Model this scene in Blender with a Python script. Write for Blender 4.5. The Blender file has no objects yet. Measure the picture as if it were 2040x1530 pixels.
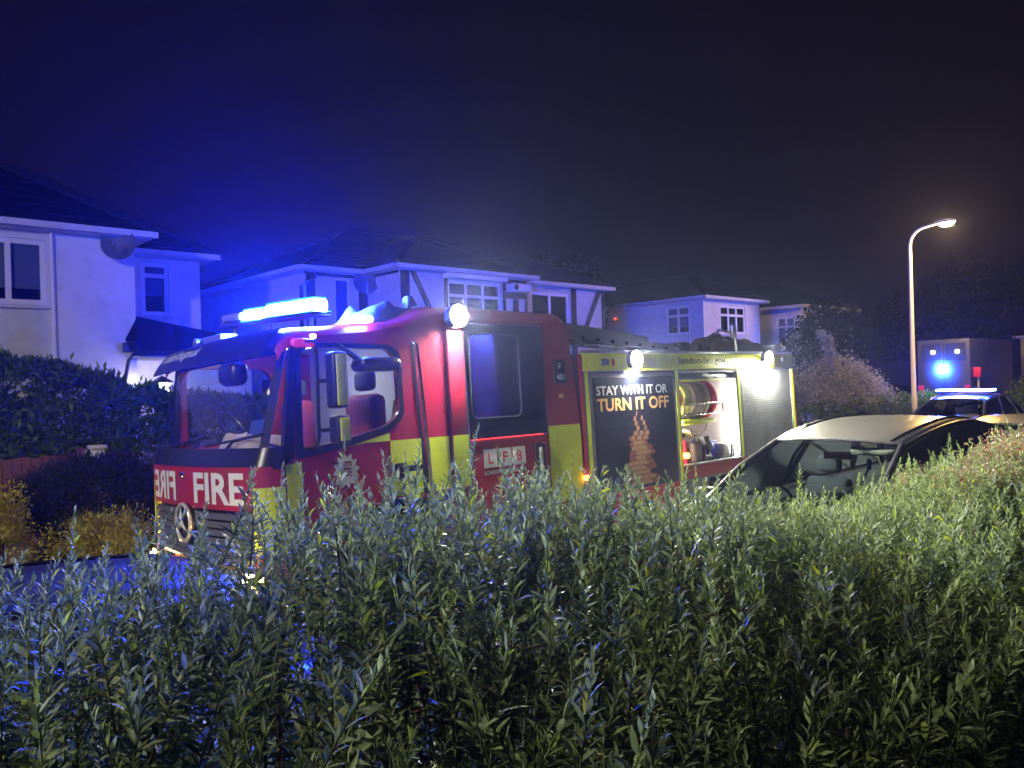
import bpy, bmesh, math, random
import numpy as np
from mathutils import Vector, Matrix
from mathutils.geometry import tessellate_polygon

random.seed(7)
RNG = np.random.default_rng(11)
C = bpy.context.scene.collection
SC = bpy.context.scene

# ------------------------------------------------------------------ camera, world, exposure
EYE = Vector((0.0, 0.0, 2.2))
ROLL = 0.0286
cam_d = bpy.data.cameras.new('camera'); cam = bpy.data.objects.new('camera', cam_d); C.objects.link(cam)
cam_d.sensor_width = 36.0; cam_d.lens = 36.0 * 1590.0 / 2040.0
cam_d.shift_y = -4.0 / 2040.0
cam_d.clip_end = 600.0; cam_d.clip_start = 0.05
cr, sr = math.cos(ROLL), math.sin(ROLL)
cam.matrix_world = Matrix(((cr, sr, 0, EYE.x), (0, 0, -1, EYE.y), (-sr, cr, 0, EYE.z), (0, 0, 0, 1)))
SC.camera = cam
world = bpy.data.worlds.new('World'); SC.world = world; world.use_nodes = True
wn = world.node_tree.nodes; wl = world.node_tree.links
bg = wn['Background']
bg.inputs['Color'].default_value = (0.0048, 0.0034, 0.0062, 1); bg.inputs['Strength'].default_value = 1.0
SC.view_settings.view_transform = 'Standard'
try: SC.view_settings.look = 'None'
except Exception: pass
SC.view_settings.exposure = 0.0; SC.view_settings.gamma = 1.0; SC.view_settings.use_curve_mapping = False
cy = SC.cycles
cy.use_denoising = True
cy.max_bounces = 6; cy.diffuse_bounces = 3; cy.glossy_bounces = 3; cy.transmission_bounces = 4
cy.transparent_max_bounces = 12; cy.volume_bounces = 0
cy.sample_clamp_indirect = 4.0; cy.sample_clamp_direct = 0.0
cy.caustics_reflective = False; cy.caustics_refractive = False
# light levels (built further down; near street lamp out of view, crew strip added)
BLUE = (0.015, 0.045, 1.0)
K_BAR, K_FLOOD, K_STREET, K_FARSTREET, K_LOCKER, K_POLICE = 14500.0, 12000.0, 5200.0, 3600.0, 110.0, 350.0
HAZE_DENSITY = 0.0007

# ------------------------------------------------------------------ street frame: u along the street, v across it
TH = math.radians(47.3)
U = Vector((math.sin(TH), math.cos(TH), 0)); V = Vector((-math.cos(TH), math.sin(TH), 0))
ANG = math.atan2(U.y, U.x)
def W(u, v, z=0.0): return U * u + V * v + Vector((0, 0, z))
BASE = {}

# ------------------------------------------------------------------ materials
def _nt(name):
    m = bpy.data.materials.new(name); m.use_nodes = True
    return m, m.node_tree.nodes, m.node_tree.links
def pm(name, col, rough=.5, metal=0., var=.12, scale=9., bump=0., bscale=120., coat=0., emis=None, es=0., spec=.5, rvar=.12, dirt=0.):
    m, n, l = _nt(name); p = n['Principled BSDF']
    p.inputs['Base Color'].default_value = (*col, 1); p.inputs['Roughness'].default_value = rough
    p.inputs['Metallic'].default_value = metal; p.inputs['Coat Weight'].default_value = coat; p.inputs['Coat Roughness'].default_value = .08
    p.inputs['Specular IOR Level'].default_value = spec
    if emis: p.inputs['Emission Color'].default_value = (*emis, 1); p.inputs['Emission Strength'].default_value = es
    tc = n.new('ShaderNodeTexCoord')
    if var:
        t = n.new('ShaderNodeTexNoise'); t.inputs['Scale'].default_value = scale; t.inputs['Detail'].default_value = 6
        l.new(tc.outputs['Object'], t.inputs['Vector'])
        mx = n.new('ShaderNodeMix'); mx.data_type = 'RGBA'
        mx.inputs['A'].default_value = (*[c * (1 - var) for c in col], 1); mx.inputs['B'].default_value = (*[min(1, c * (1 + var)) for c in col], 1)
        l.new(t.outputs['Fac'], mx.inputs['Factor']); l.new(mx.outputs['Result'], p.inputs['Base Color'])
        if rvar:
            mr = n.new('ShaderNodeMapRange'); mr.inputs['To Min'].default_value = max(.02, rough - rvar); mr.inputs['To Max'].default_value = min(1, rough + rvar)
            l.new(t.outputs['Fac'], mr.inputs['Value']); l.new(mr.outputs['Result'], p.inputs['Roughness'])
    if dirt:
        d = n.new('ShaderNodeTexNoise'); d.inputs['Scale'].default_value = 2.3; d.inputs['Detail'].default_value = 9; d.inputs['Roughness'].default_value = .68
        l.new(tc.outputs['Object'], d.inputs['Vector'])
        dr_ = n.new('ShaderNodeMapRange'); dr_.inputs['From Min'].default_value = .46; dr_.inputs['From Max'].default_value = .72; dr_.inputs['To Max'].default_value = dirt
        l.new(d.outputs['Fac'], dr_.inputs['Value'])
        m2 = n.new('ShaderNodeMix'); m2.data_type = 'RGBA'; m2.inputs['B'].default_value = (.085, .072, .062, 1)
        l.new(dr_.outputs['Result'], m2.inputs['Factor']); l.new(mx.outputs['Result'], m2.inputs['A']); l.new(m2.outputs['Result'], p.inputs['Base Color'])
    if bump:
        b = n.new('ShaderNodeTexNoise'); b.inputs['Scale'].default_value = bscale; b.inputs['Detail'].default_value = 4
        l.new(tc.outputs['Object'], b.inputs['Vector'])
        bn = n.new('ShaderNodeBump'); bn.inputs['Strength'].default_value = bump; bn.inputs['Distance'].default_value = .01
        l.new(b.outputs['Fac'], bn.inputs['Height']); l.new(bn.outputs['Normal'], p.inputs['Normal'])
    return m
def em(name, col, s):
    m, n, l = _nt(name); n.remove(n['Principled BSDF'])
    e = n.new('ShaderNodeEmission'); e.inputs['Color'].default_value = (*col, 1); e.inputs['Strength'].default_value = s
    l.new(e.outputs[0], n['Material Output'].inputs['Surface']); return m
def glass(name, tint, rough=.03, ior=1.5):
    m, n, l = _nt(name); n.remove(n['Principled BSDF'])
    t = n.new('ShaderNodeBsdfTransparent'); t.inputs['Color'].default_value = (*tint, 1)
    g = n.new('ShaderNodeBsdfGlossy'); g.inputs['Roughness'].default_value = rough
    fr = n.new('ShaderNodeFresnel'); fr.inputs['IOR'].default_value = ior
    mx = n.new('ShaderNodeMixShader')
    l.new(fr.outputs[0], mx.inputs[0]); l.new(t.outputs[0], mx.inputs[1]); l.new(g.outputs[0], mx.inputs[2])
    l.new(mx.outputs[0], n['Material Output'].inputs['Surface']); return m
def leafm(name, stops, rough=.42, trans=.3, spec=.5, scale=3.0):
    m, n, l = _nt(name); p = n['Principled BSDF']
    g = n.new('ShaderNodeNewGeometry'); r = n.new('ShaderNodeValToRGB')
    e = r.color_ramp.elements
    while len(e) < len(stops): e.new(.5)
    for i, (pos, col) in enumerate(stops): e[i].position = pos; e[i].color = (*col, 1)
    l.new(g.outputs['Random Per Island'], r.inputs[0])
    l.new(r.outputs[0], p.inputs['Base Color']); p.inputs['Roughness'].default_value = rough; p.inputs['Specular IOR Level'].default_value = spec
    tr = n.new('ShaderNodeBsdfTranslucent')
    hs = n.new('ShaderNodeHueSaturation'); hs.inputs['Saturation'].default_value = 1.25; hs.inputs['Value'].default_value = 1.5
    l.new(r.outputs[0], hs.inputs['Color']); l.new(hs.outputs[0], tr.inputs['Color'])
    mx = n.new('ShaderNodeMixShader'); mx.inputs[0].default_value = trans
    l.new(p.outputs[0], mx.inputs[1]); l.new(tr.outputs[0], mx.inputs[2]); l.new(mx.outputs[0], n['Material Output'].inputs['Surface'])
    return m

M = {}
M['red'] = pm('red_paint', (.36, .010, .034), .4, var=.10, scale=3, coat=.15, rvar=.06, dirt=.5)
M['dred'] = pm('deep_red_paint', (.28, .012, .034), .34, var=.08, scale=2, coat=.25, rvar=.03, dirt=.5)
M['yel'] = pm('fluorescent_yellow_film', (.62, .74, .02), .45, var=.08, scale=4, dirt=.35)
M['black'] = pm('black_trim', (.012, .012, .015), .35, var=.2)
M['rubber'] = pm('rubber', (.015, .015, .016), .8, var=.3, bump=.2)
M['navy'] = pm('navy_shutter_print', (.018, .022, .06), .34, metal=.2, var=.15)
M['alu'] = pm('brushed_aluminium', (.38, .39, .41), .36, metal=.75, var=.1, scale=15)
M['slat'] = pm('aluminium_slat', (.34, .36, .40), .4, metal=.55, var=.15, scale=6, dirt=.5)
M['dalu'] = pm('dark_aluminium', (.16, .17, .19), .45, metal=.5, var=.15)
M['chrome'] = pm('chrome', (.75, .75, .78), .12, metal=1., var=.05)
M['white'] = pm('white_film', (.72, .72, .74), .45, var=.05)
M['wall'] = pm('white_render', (.66, .65, .62), .85, var=.07, scale=2.2, dirt=.22, bump=.35, bscale=60)
M['wall2'] = pm('cream_render', (.60, .58, .52), .85, var=.09, scale=1.7, dirt=.22, bump=.35, bscale=60)
M['wall3'] = pm('painted_pebbledash', (.62, .62, .63), .9, var=.08, scale=1.5, dirt=.22, bump=.6, bscale=90)
M['timber'] = pm('dark_timber', (.022, .018, .016), .7, var=.3, scale=14, bump=.3)
M['upvc'] = pm('white_upvc', (.72, .72, .72), .4, var=.05)
M['gutter'] = pm('pale_gutter', (.55, .55, .55), .5, var=.12)
M['roof'] = pm('roof_tile', (.0045, .004, .0042), .9, var=.35, scale=6, bump=.5, bscale=40, spec=0.)
M['ridge'] = pm('ridge_mortar', (.016, .015, .016), .9, var=.3, scale=10, bump=.4, spec=0.)
M['blind'] = pm('window_blind', (.68, .68, .70), .8, var=.1, scale=3)
M['room'] = pm('unlit_room', (.02, .02, .025), .9)
M['cglass'] = glass('car_glass', (.52, .60, .56), .03, 1.7)
M['pane'] = glass('window_pane', (.62, .66, .74), .03)
M['wglass'] = glass('windscreen_glass', (.78, .83, .86), .02)
M['tint'] = glass('tinted_glass', (.34, .38, .5), .04)
M['dish'] = pm('grey_dish', (.10, .10, .11), .55)
M['asphalt'] = pm('asphalt', (.045, .045, .047), .75, var=.3, scale=30, bump=.6, bscale=300)
M['paving'] = pm('pavement_concrete', (.10, .095, .09), .85, var=.25, scale=8, bump=.3)
M['soil'] = pm('garden_soil', (.022, .018, .014), .95, var=.4, scale=5, bump=.8, bscale=30)
M['wood'] = pm('fence_wood', (.20, .075, .045), .8, var=.35, scale=12, bump=.4)
M['stone'] = pm('pale_stone', (.45, .43, .38), .8, var=.2, scale=7, bump=.4)
M['steel'] = pm('painted_steel_column', (.62, .62, .62), .5, var=.1, metal=.2)
M['twig'] = pm('twig_bark', (.06, .048, .035), .85, var=.3, scale=20)
M['hstem'] = pm('green_shoot_stem', (.11, .12, .06), .6, var=.2)
M['trunk'] = pm('tree_bark', (.05, .04, .032), .9, var=.3, bump=.6)
M['seat'] = pm('red_seat_fabric', (.28, .03, .05), .8, var=.15)
M['gseat'] = pm('grey_seat_fabric', (.07, .078, .075), .85, var=.15)
M['lining'] = pm('cab_lining', (.62, .63, .64), .7, var=.08)
M['cloth'] = pm('pale_cloth', (.62, .50, .50), .85, var=.25, scale=6, bump=.3, bscale=30)
M['bluecloth'] = pm('blue_cloth', (.03, .08, .45), .7, var=.2, scale=8)
M['tarp'] = pm('grey_tarpaulin', (.06, .065, .08), .55, var=.2, scale=5, bump=.3, bscale=20)
M['flame'] = pm('flame_print_orange', (.19, .06, .045), .45, var=.55, scale=16)
M['flame2'] = pm('flame_print_pale', (.28, .16, .09), .45, var=.5, scale=20)
M['lorange'] = pm('orange_print', (.72, .42, .16), .45, var=.3, scale=25)
M['lwhite'] = pm('pale_print', (.62, .64, .70), .45, var=.1)
M['ldark'] = pm('dark_print', (.012, .018, .05), .75, spec=.15)
M['hose'] = pm('yellow_hose', (.62, .58, .10), .5, var=.2, scale=20)
M['hose2'] = pm('tan_hose', (.36, .26, .14), .55, var=.25, scale=20)
M['locker'] = pm('white_locker_lining', (.80, .80, .78), .5, var=.04)
M['bred'] = pm('bright_red_enamel', (.62, .03, .04), .35, var=.1)
M['kit'] = pm('brown_canvas', (.11, .08, .06), .85, var=.3, scale=12, bump=.3)
M['dkit'] = pm('dark_rubberised_canvas', (.03, .03, .034), .6, var=.3, bump=.3)
M['bluebox'] = pm('blue_plastic', (.03, .05, .50), .4, var=.1)
M['whitebox'] = pm('off_white_plastic', (.6, .6, .55), .45, var=.08)
M['lamp_glass'] = pm('clear_lamp_lens', (.16, .16, .18), .2, var=.1)
M['amber_f'] = em('amber_indicator', (1, .60, .13), 1500.)
M['amber'] = em('amber_lamp', (1, .22, .02), 40.)
M['redstrip'] = em('red_light_strip', (1, .045, .03), 2.2)
M['blue_on'] = em('blue_strobe_lens', BLUE, K_BAR)
M['blue_dim'] = em('blue_repeater_lens', (.06, .14, 1), 260.)
M['cyan_rim'] = em('cyan_fringe_glow', (.04, .42, 1), 3.2)  # cyan fringe of the strobe glare, put in as emission
M['flood'] = em('flood_lens', (1, .97, .74), K_FLOOD)
M['mark'] = em('white_marker_lens', (.6, .7, 1), 25.)
M['pinkmark'] = pm('pink_lamp_lens', (.5, .05, .12), .25, emis=(1, .06, .25), es=.35)
M['locker_led'] = em('locker_led', (1, .98, .86), K_LOCKER)
M['street_on'] = em('street_lantern_lens', (1, .93, .76), K_STREET)
M['street_far'] = em('warm_street_lantern_lens', (1, .60, .17), K_FARSTREET)
M['police_on'] = em('police_bar_lens', (.03, .06, 1), K_POLICE)
M['porch_on'] = em('porch_bulb', (1, .93, .72), 150.)
M['doorlit'] = em('lit_door_glass', (1, .62, .22), 2.6)
M['crewblue'] = em('blue_crew_fill', (.03, .07, 1), 2400.)  # for an unseen strip added to turn the crew windows blue
M['cablamp'] = em('cab_lamp', (1, .93, .95), 55.)
M['gblack'] = pm('gloss_black', (.008, .008, .012), .18, var=0, spec=.35)
M['grille'] = pm('grey_grille', (.12, .12, .14), .4, metal=.3, var=.1)
M['reddot'] = em('red_bell_light', (1, .12, .05), .8)
M['car_grey'] = pm('silver_grey_paint', (.12, .114, .105), .30, metal=.35, var=.03, coat=.8, rvar=0)
M['car_blue'] = pm('dark_blue_paint', (.004, .005, .016), .45, metal=.0, var=.03, coat=.2, rvar=0, spec=.2)
M['car_tan'] = pm('pale_metallic_paint', (.42, .37, .30), .3, metal=.3, var=.03, coat=.7, rvar=0)
M['car_white'] = pm('white_car_paint', (.62, .62, .60), .3, var=.03, coat=.7, rvar=0)
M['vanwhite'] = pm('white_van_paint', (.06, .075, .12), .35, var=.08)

L_HEDGE = leafm('grey_green_leaf', [(0, (.042, .057, .028)), (.45, (.118, .152, .068)), (.85, (.195, .23, .125)), (.955, (.18, .23, .08)), (1, (.30, .36, .04))], .55, .38, .22)
L_LAUREL = leafm('dark_laurel_leaf', [(0, (.05, .085, .012)), (.6, (.12, .19, .02)), (1, (.2, .28, .04))], .6, .25, .15)
L_BRIGHT = leafm('bright_laurel_leaf', [(0, (.045, .09, .015)), (.6, (.09, .17, .025)), (1, (.14, .23, .04))], .55, .3, .2)
L_CONIF = leafm('dark_conifer_spray', [(0, (.012, .014, .01)), (.6, (.022, .024, .016)), (1, (.04, .036, .022))], .7, .1)
L_WARM = leafm('warm_lit_leaf', [(0, (.28, .23, .03)), (.5, (.50, .46, .05)), (1, (.70, .64, .08))], .5, .3)  # warm light on the low shrubs put into the leaf colour
L_LILAC = leafm('silvery_leaf', [(0, (.10, .11, .09)), (.6, (.28, .29, .26)), (1, (.5, .48, .44))], .6, .25)
L_RUST = leafm('rusty_flower_head', [(0, (.10, .05, .035)), (.45, (.18, .095, .065)), (.75, (.10, .12, .05)), (1, (.24, .15, .10))], .6, .3)
L_TREE = leafm('night_tree_leaf', [(0, (.006, .009, .004)), (1, (.018, .022, .010))], .7, .2, .1)

# ------------------------------------------------------------------ object helpers
def prop(o, label=None, cat=None, group=None, kind=None):
    if label: o['label'] = label
    if cat: o['category'] = cat
    if group: o['group'] = group
    if kind: o['kind'] = kind
    return o
def thing(name, label, cat, base=(0, 0, 0), group=None, rot=0.0, kind=None):
    o = bpy.data.objects.new(name, None); C.objects.link(o); o.empty_display_size = .3
    o.location = W(*base); o.rotation_euler = (0, 0, ANG + rot)
    BASE[o.name] = Vector(base) if rot == 0 else Vector((0, 0, 0))
    return prop(o, label, cat, group, kind)
def base_of(o):
    while o is not None and o.name not in BASE: o = o.parent
    return BASE[o.name] if o else Vector((0, 0, 0))

class MB:
    def __init__(s): s.v = []; s.f = []
    def add(s, vs, fs):
        n = len(s.v); s.v += [tuple(q) for q in vs]; s.f += [tuple(i + n for i in f) for f in fs]; return s
    def box(s, x0, x1, y0, y1, z0, z1):
        return s.add([(x0, y0, z0), (x1, y0, z0), (x1, y1, z0), (x0, y1, z0), (x0, y0, z1), (x1, y0, z1), (x1, y1, z1), (x0, y1, z1)],
                     [(0, 3, 2, 1), (4, 5, 6, 7), (0, 1, 5, 4), (1, 2, 6, 5), (2, 3, 7, 6), (3, 0, 4, 7)])
    def rbox(s, x0, x1, y0, y1, z0, z1, r=.02, seg=2):
        bm = bmesh.new(); bmesh.ops.create_cube(bm, size=1)
        for q in bm.verts: q.co = Vector((x0 + (q.co.x + .5) * (x1 - x0), y0 + (q.co.y + .5) * (y1 - y0), z0 + (q.co.z + .5) * (z1 - z0)))
        bmesh.ops.bevel(bm, geom=bm.edges[:], offset=r, segments=seg, profile=.5, affect='EDGES')
        bm.verts.index_update()
        s.add([q.co for q in bm.verts], [[q.index for q in f.verts] for f in bm.faces]); bm.free(); return s
    def tube(s, pts, r, n=8, cap=True):
        pts = [Vector(p) for p in pts]; rs = r if isinstance(r, (list, tuple)) else [r] * len(pts)
        rings = []; up = Vector((.3, .2, 1)).normalized()
        for i, p in enumerate(pts):
            d = (pts[min(i + 1, len(pts) - 1)] - pts[max(i - 1, 0)])
            d = d.normalized() if d.length > 1e-9 else Vector((0, 0, 1))
            a = d.cross(up if abs(d.dot(up)) < .97 else Vector((1, 0, 0))).normalized(); b = d.cross(a)
            rings.append([p + (a * math.cos(2 * math.pi * k / n) + b * math.sin(2 * math.pi * k / n)) * rs[i] for k in range(n)])
        vs = [q for rg in rings for q in rg]; fs = []
        for i in range(len(pts) - 1):
            for k in range(n): fs.append((i * n + k, i * n + (k + 1) % n, (i + 1) * n + (k + 1) % n, (i + 1) * n + k))
        if cap: fs += [tuple(range(n))[::-1], tuple(range((len(pts) - 1) * n, len(pts) * n))]
        return s.add(vs, fs)
    def lathe(s, prof, centre, axis='x', n=24):
        vs = []; fs = []; c = Vector(centre)
        for (a, r) in prof:
            for k in range(n):
                t = 2 * math.pi * k / n; p, q = r * math.cos(t), r * math.sin(t)
                vs.append(c + Vector({'x': (a, p, q), 'y': (p, a, q), 'z': (p, q, a)}[axis]))
        for i in range(len(prof) - 1):
            for k in range(n): fs.append((i * n + k, i * n + (k + 1) % n, (i + 1) * n + (k + 1) % n, (i + 1) * n + k))
        fs += [tuple(range(n))[::-1], tuple(range((len(prof) - 1) * n, len(prof) * n))]
        return s.add(vs, fs)
    def loft(s, secs, close=False):
        n = len(secs[0]); vs = [q for sc in secs for q in sc]; fs = []
        for i in range(len(secs) - 1):
            for k in range(n if close else n - 1): fs.append((i * n + k, i * n + (k + 1) % n, (i + 1) * n + (k + 1) % n, (i + 1) * n + k))
        return s.add(vs, fs)
    def plate(s, fn, outer, holes=(), d0=0., d1=.03):
        """a flat plate with holes: outline in (a, b), fn(a, b, d) -> point"""
        loops = [list(outer)] + [list(h) for h in holes]
        tris = tessellate_polygon([[Vector((a, b, 0)) for a, b in lp] for lp in loops])
        flat = [q for lp in loops for q in lp]; N = len(flat)
        vs = [fn(a, b, d0) for a, b in flat] + [fn(a, b, d1) for a, b in flat]
        fs = [tuple(t) for t in tris] + [tuple(i + N for i in t)[::-1] for t in tris]
        o = 0
        for lp in loops:
            m = len(lp)
            for i in range(m): j = (i + 1) % m; fs.append((o + i, o + j, o + j + N, o + i + N))
            o += m
        return s.add(vs, fs)
    def build(s, name, mat, parent=None, smooth=None, kind=None, label=None, recalc=True):
        me = bpy.data.meshes.new(name); b = base_of(parent) if parent else Vector((0, 0, 0))
        me.from_pydata([(x - b[0], y - b[1], z - b[2]) for x, y, z in s.v], [], s.f)
        if recalc:
            bm = bmesh.new(); bm.from_mesh(me); bmesh.ops.recalc_face_normals(bm, faces=bm.faces[:]); bm.to_mesh(me); bm.free()
        if smooth is not None:
            me.shade_smooth()
            me.set_sharp_from_angle(angle=math.radians(smooth))
        me.materials.append(mat)
        o = bpy.data.objects.new(name, me); C.objects.link(o)
        if parent: o.parent = parent
        if kind: o['kind'] = kind
        if label: o['label'] = label
        return o
def solo(mb, name, mat, label, cat, base, group=None, smooth=None, kind=None):
    """a top-level thing that is one mesh"""
    e = type('b', (), {})
    mb2 = MB(); mb2.v = [(x - base[0], y - base[1], z - base[2]) for x, y, z in mb.v]; mb2.f = mb.f
    o = mb2.build(name, mat, None, smooth); o.location = W(*base); o.rotation_euler = (0, 0, ANG)
    return prop(o, label, cat, group, kind)
def mesh_np(name, verts, tris, mat):
    me = bpy.data.meshes.new(name); nv, nf = len(verts), len(tris)
    me.vertices.add(nv); me.vertices.foreach_set('co', np.ascontiguousarray(verts, dtype=np.float32).ravel())
    me.loops.add(nf * 3); me.loops.foreach_set('vertex_index', np.ascontiguousarray(tris, dtype=np.int32).ravel())
    me.polygons.add(nf); me.polygons.foreach_set('loop_start', np.arange(0, nf * 3, 3, dtype=np.int32))
    me.update(calc_edges=True); me.materials.append(mat); return me
def text_mesh(s, size, bold=0.0, width=None):
    cu = bpy.data.curves.new('tmp_text', 'FONT'); cu.body = s; cu.size = size; cu.offset = bold * size; cu.resolution_u = 3
    o = bpy.data.objects.new('tmp_text', cu); C.objects.link(o)
    bpy.context.view_layer.update()
    me = bpy.data.meshes.new_from_object(o.evaluated_get(bpy.context.evaluated_depsgraph_get()))
    vs = [(q.co.x, q.co.y) for q in me.vertices]; fs = [tuple(p.vertices) for p in me.polygons]
    bpy.data.objects.remove(o); bpy.data.curves.remove(cu); bpy.data.meshes.remove(me)
    x0 = min(a for a, b in vs); x1 = max(a for a, b in vs); y0 = min(b for a, b in vs); y1 = max(b for a, b in vs)
    vs = [((a - x0) / (x1 - x0), (b - y0) / (y1 - y0)) for a, b in vs]
    return vs, fs
def lettering(s, fn, a0, a1, b0, b1, mat, parent, bold=.02, mirror=False, name='lettering', depth=.002):
    vs, fs = text_mesh(s, 1.0, bold)
    n = len(vs); mb = MB()
    P = [(a0 + (a1 - a0) * (1 - x if mirror else x), b0 + (b1 - b0) * y) for x, y in vs]
    mb.add([fn(a, b, 0) for a, b in P], fs)
    return mb.build(name, mat, parent, recalc=False)

# ------------------------------------------------------------------ the setting
def ground_box(name, u0, u1, v0, v1, z0, z1, mat):
    o = MB().box(u0, u1, v0, v1, z0, z1).build(name, mat); o.rotation_euler = (0, 0, ANG); o['kind'] = 'structure'; return o
ground_box('ground', -100, 130, -70, 120, -.2, -.03, M['soil'])
ground_box('road', -60, 110, 2.5, 10.3, -.029, 0.0, M['asphalt'])
ground_box('near_pavement', -60, 110, 2.1, 2.38, -.028, .12, M['paving'])
ground_box('near_kerb', -60, 110, 2.38, 2.5, -.027, .125, M['paving'])
ground_box('far_kerb', -60, 110, 10.3, 10.42, -.027, .125, M['stone'])
ground_box('far_pavement', -60, 110, 10.42, 11.3, -.028, .12, M['paving'])
ground_box('near_garden', -60, 110, -40, 2.1, -.026, .10, M['soil'])
ground_box('far_garden', -60, 110, 11.3, 70, -.026, .10, M['soil'])

# ------------------------------------------------------------------ houses
fU = lambda d0: (lambda a, b, d: (a, d0 + d, b))       # wall facing the street: a = u, b = z, depth goes away (+v)
fS = lambda d0: (lambda a, b, d: (d0 + d, a, b))       # side wall facing -u: a = v, b = z
def rect(a0, a1, b0, b1): return [(a0, b0), (a1, b0), (a1, b1), (a0, b1)]
def window(root, fn, a0, a1, b0, b1, cols=2, transom=None, blind=.7, fw=.07, name='window', arch=False, panemat=None):
    """frame with casements; panes, blind and sill are its sub-parts; set 4 cm behind the wall face"""
    holes = []; w = (a1 - a0 - fw * (cols + 1)) / cols
    for i in range(cols):
        x0 = a0 + fw + i * (w + fw); x1 = x0 + w
        if transom:
            holes.append(rect(x0, x1, b0 + fw, transom - fw / 2)); holes.append(rect(x0, x1, transom + fw / 2, b1 - fw))
        else: holes.append(rect(x0, x1, b0 + fw, b1 - fw))
    fr = MB().plate(fn, rect(a0, a1, b0, b1), holes, .03, .10).build(name, M['upvc'], root)
    for h in holes:
        MB().plate(fn, [(x, y) for x, y in h], (), .06, .066).build('pane', panemat or M['pane'], fr)
    if blind:
        zb = b1 - (b1 - b0) * blind
        MB().plate(fn, rect(a0 + .03, a1 - .03, zb, b1 - .03), (), .13, .14).build('blind', M['blind'], fr)
    MB().plate(fn, rect(a0, a1, b0, b1), (), .45, .46).build('room', M['room'], fr)
    MB().plate(fn, rect(a0 - .06, a1 + .06, b0 - .07, b0 - .003), (), -.07, .1).build('sill', M['gutter'], fr)
    return fr
def hip_roof(root, u0, u1, v0, v1, z, pitch=.66, over=.3, courses=14, gut=True):
    """hipped roof built in overlapping courses, with ridge and hip caps and a gutter"""
    mb = MB(); U0, U1, V0, V1 = u0 - over, u1 + over, v0 - over, v1 + over
    half = min(U1 - U0, V1 - V0) / 2
    for i in range(courses):
        a = half * i / courses; b = half * (i + 1) / courses
        za = z + a * pitch; zb = z + b * pitch
        lo = [(U0 + a, V0 + a, za + .03), (U1 - a, V0 + a, za + .03), (U1 - a, V1 - a, za + .03), (U0 + a, V1 - a, za + .03)]
        hi = [(U0 + b, V0 + b, zb), (U1 - b, V0 + b, zb), (U1 - b, V1 - b, zb), (U0 + b, V1 - b, zb)]
        lo0 = [(x, y, zz - .04) for x, y, zz in lo]
        mb.add(lo + hi + lo0, [(0, 1, 5, 4), (1, 2, 6, 5), (2, 3, 7, 6), (3, 0, 4, 7), (0, 1, 9, 8), (1, 2, 10, 9), (2, 3, 11, 10), (3, 0, 8, 11)])
    r = mb.build('roof', M['roof'], root, recalc=False)
    cap = MB(); zr = z + half * pitch
    if V1 - V0 <= U1 - U0: e = [(U0 + half, (V0 + V1) / 2, zr), (U1 - half, (V0 + V1) / 2, zr)]; cor = [((U0, V0), 0), ((U1, V0), 1), ((U1, V1), 1), ((U0, V1), 0)]
    else: e = [((U0 + U1) / 2, V0 + half, zr), ((U0 + U1) / 2, V1 - half, zr)]; cor = [((U0, V0), 0), ((U1, V0), 0), ((U1, V1), 1), ((U0, V1), 1)]
    if (Vector(e[0]) - Vector(e[1])).length > .1: cap.tube([Vector(e[0]) + Vector((0, 0, .02)), Vector(e[1]) + Vector((0, 0, .02))], .08, 8)
    for (c, k) in cor: cap.tube([(c[0], c[1], z + .05), (e[k][0], e[k][1], zr + .03)], .065, 6)
    cap.build('ridge_cap', M['ridge'], r, 40)
    if gut:
        g = MB().box(U0 - .05, U1 + .05, V0 - .10, V0 + .02, z - .10, z + .01).box(U0 - .10, U0 + .02, V0 + .03, V1, z - .10, z + .01)
        g.build('gutter', M['gutter'], root)
        MB().box(U0 + .03, U1 - .03, V0 + .03, V1 - .03, z - .12, z - .02).build('soffit', M['gutter'], root)
    return r
def sat_dish(u, v, z, r, label, look=-.35):
    t = thing('satellite_dish', label, 'satellite dish', (u, v, z), 'satellite dishes on the house fronts')
    prof = [(-.03 - .10 * (1 - (k / 6) ** 2), r * k / 6 + .002) for k in range(7)]
    vs = []; n = 24; mb = MB(); rot = Matrix.Rotation(look, 3, 'Z') @ Matrix.Rotation(-.12, 3, 'X')
    for (a, rr) in prof:
        for k in range(n):
            p = rot @ Vector((rr * math.cos(2 * math.pi * k / n), -a - .36, rr * 1.0 * math.sin(2 * math.pi * k / n)))
            vs.append((u + p.x, v + p.y, z + p.z))
    fs = [(i * n + k, i * n + (k + 1) % n, (i + 1) * n + (k + 1) % n, (i + 1) * n + k) for i in range(6) for k in range(n)]
    mb.add(vs, fs).build('reflector', M['dish'], t, 60, recalc=False)
    p0 = rot @ Vector((0, -.72, -.12)); p1 = rot @ Vector((0, -.30, -r * .9))
    MB().tube([(u + p1.x, v + p1.y, z + p1.z), (u + p0.x, v + p0.y, z + p0.z)], .014, 6).rbox(u + p0.x - .03, u + p0.x + .03, v + p0.y - .05, v + p0.y + .04, z + p0.z - .03, z + p0.z + .03, .01).build('feed_arm', M['dalu'], t, 40)
    MB().tube([(u, v - .02, z - .12), (u, v - .25, z - .10), (u, v - .30, z)], .02, 6).build('bracket', M['dalu'], t, 40)
    return t

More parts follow.
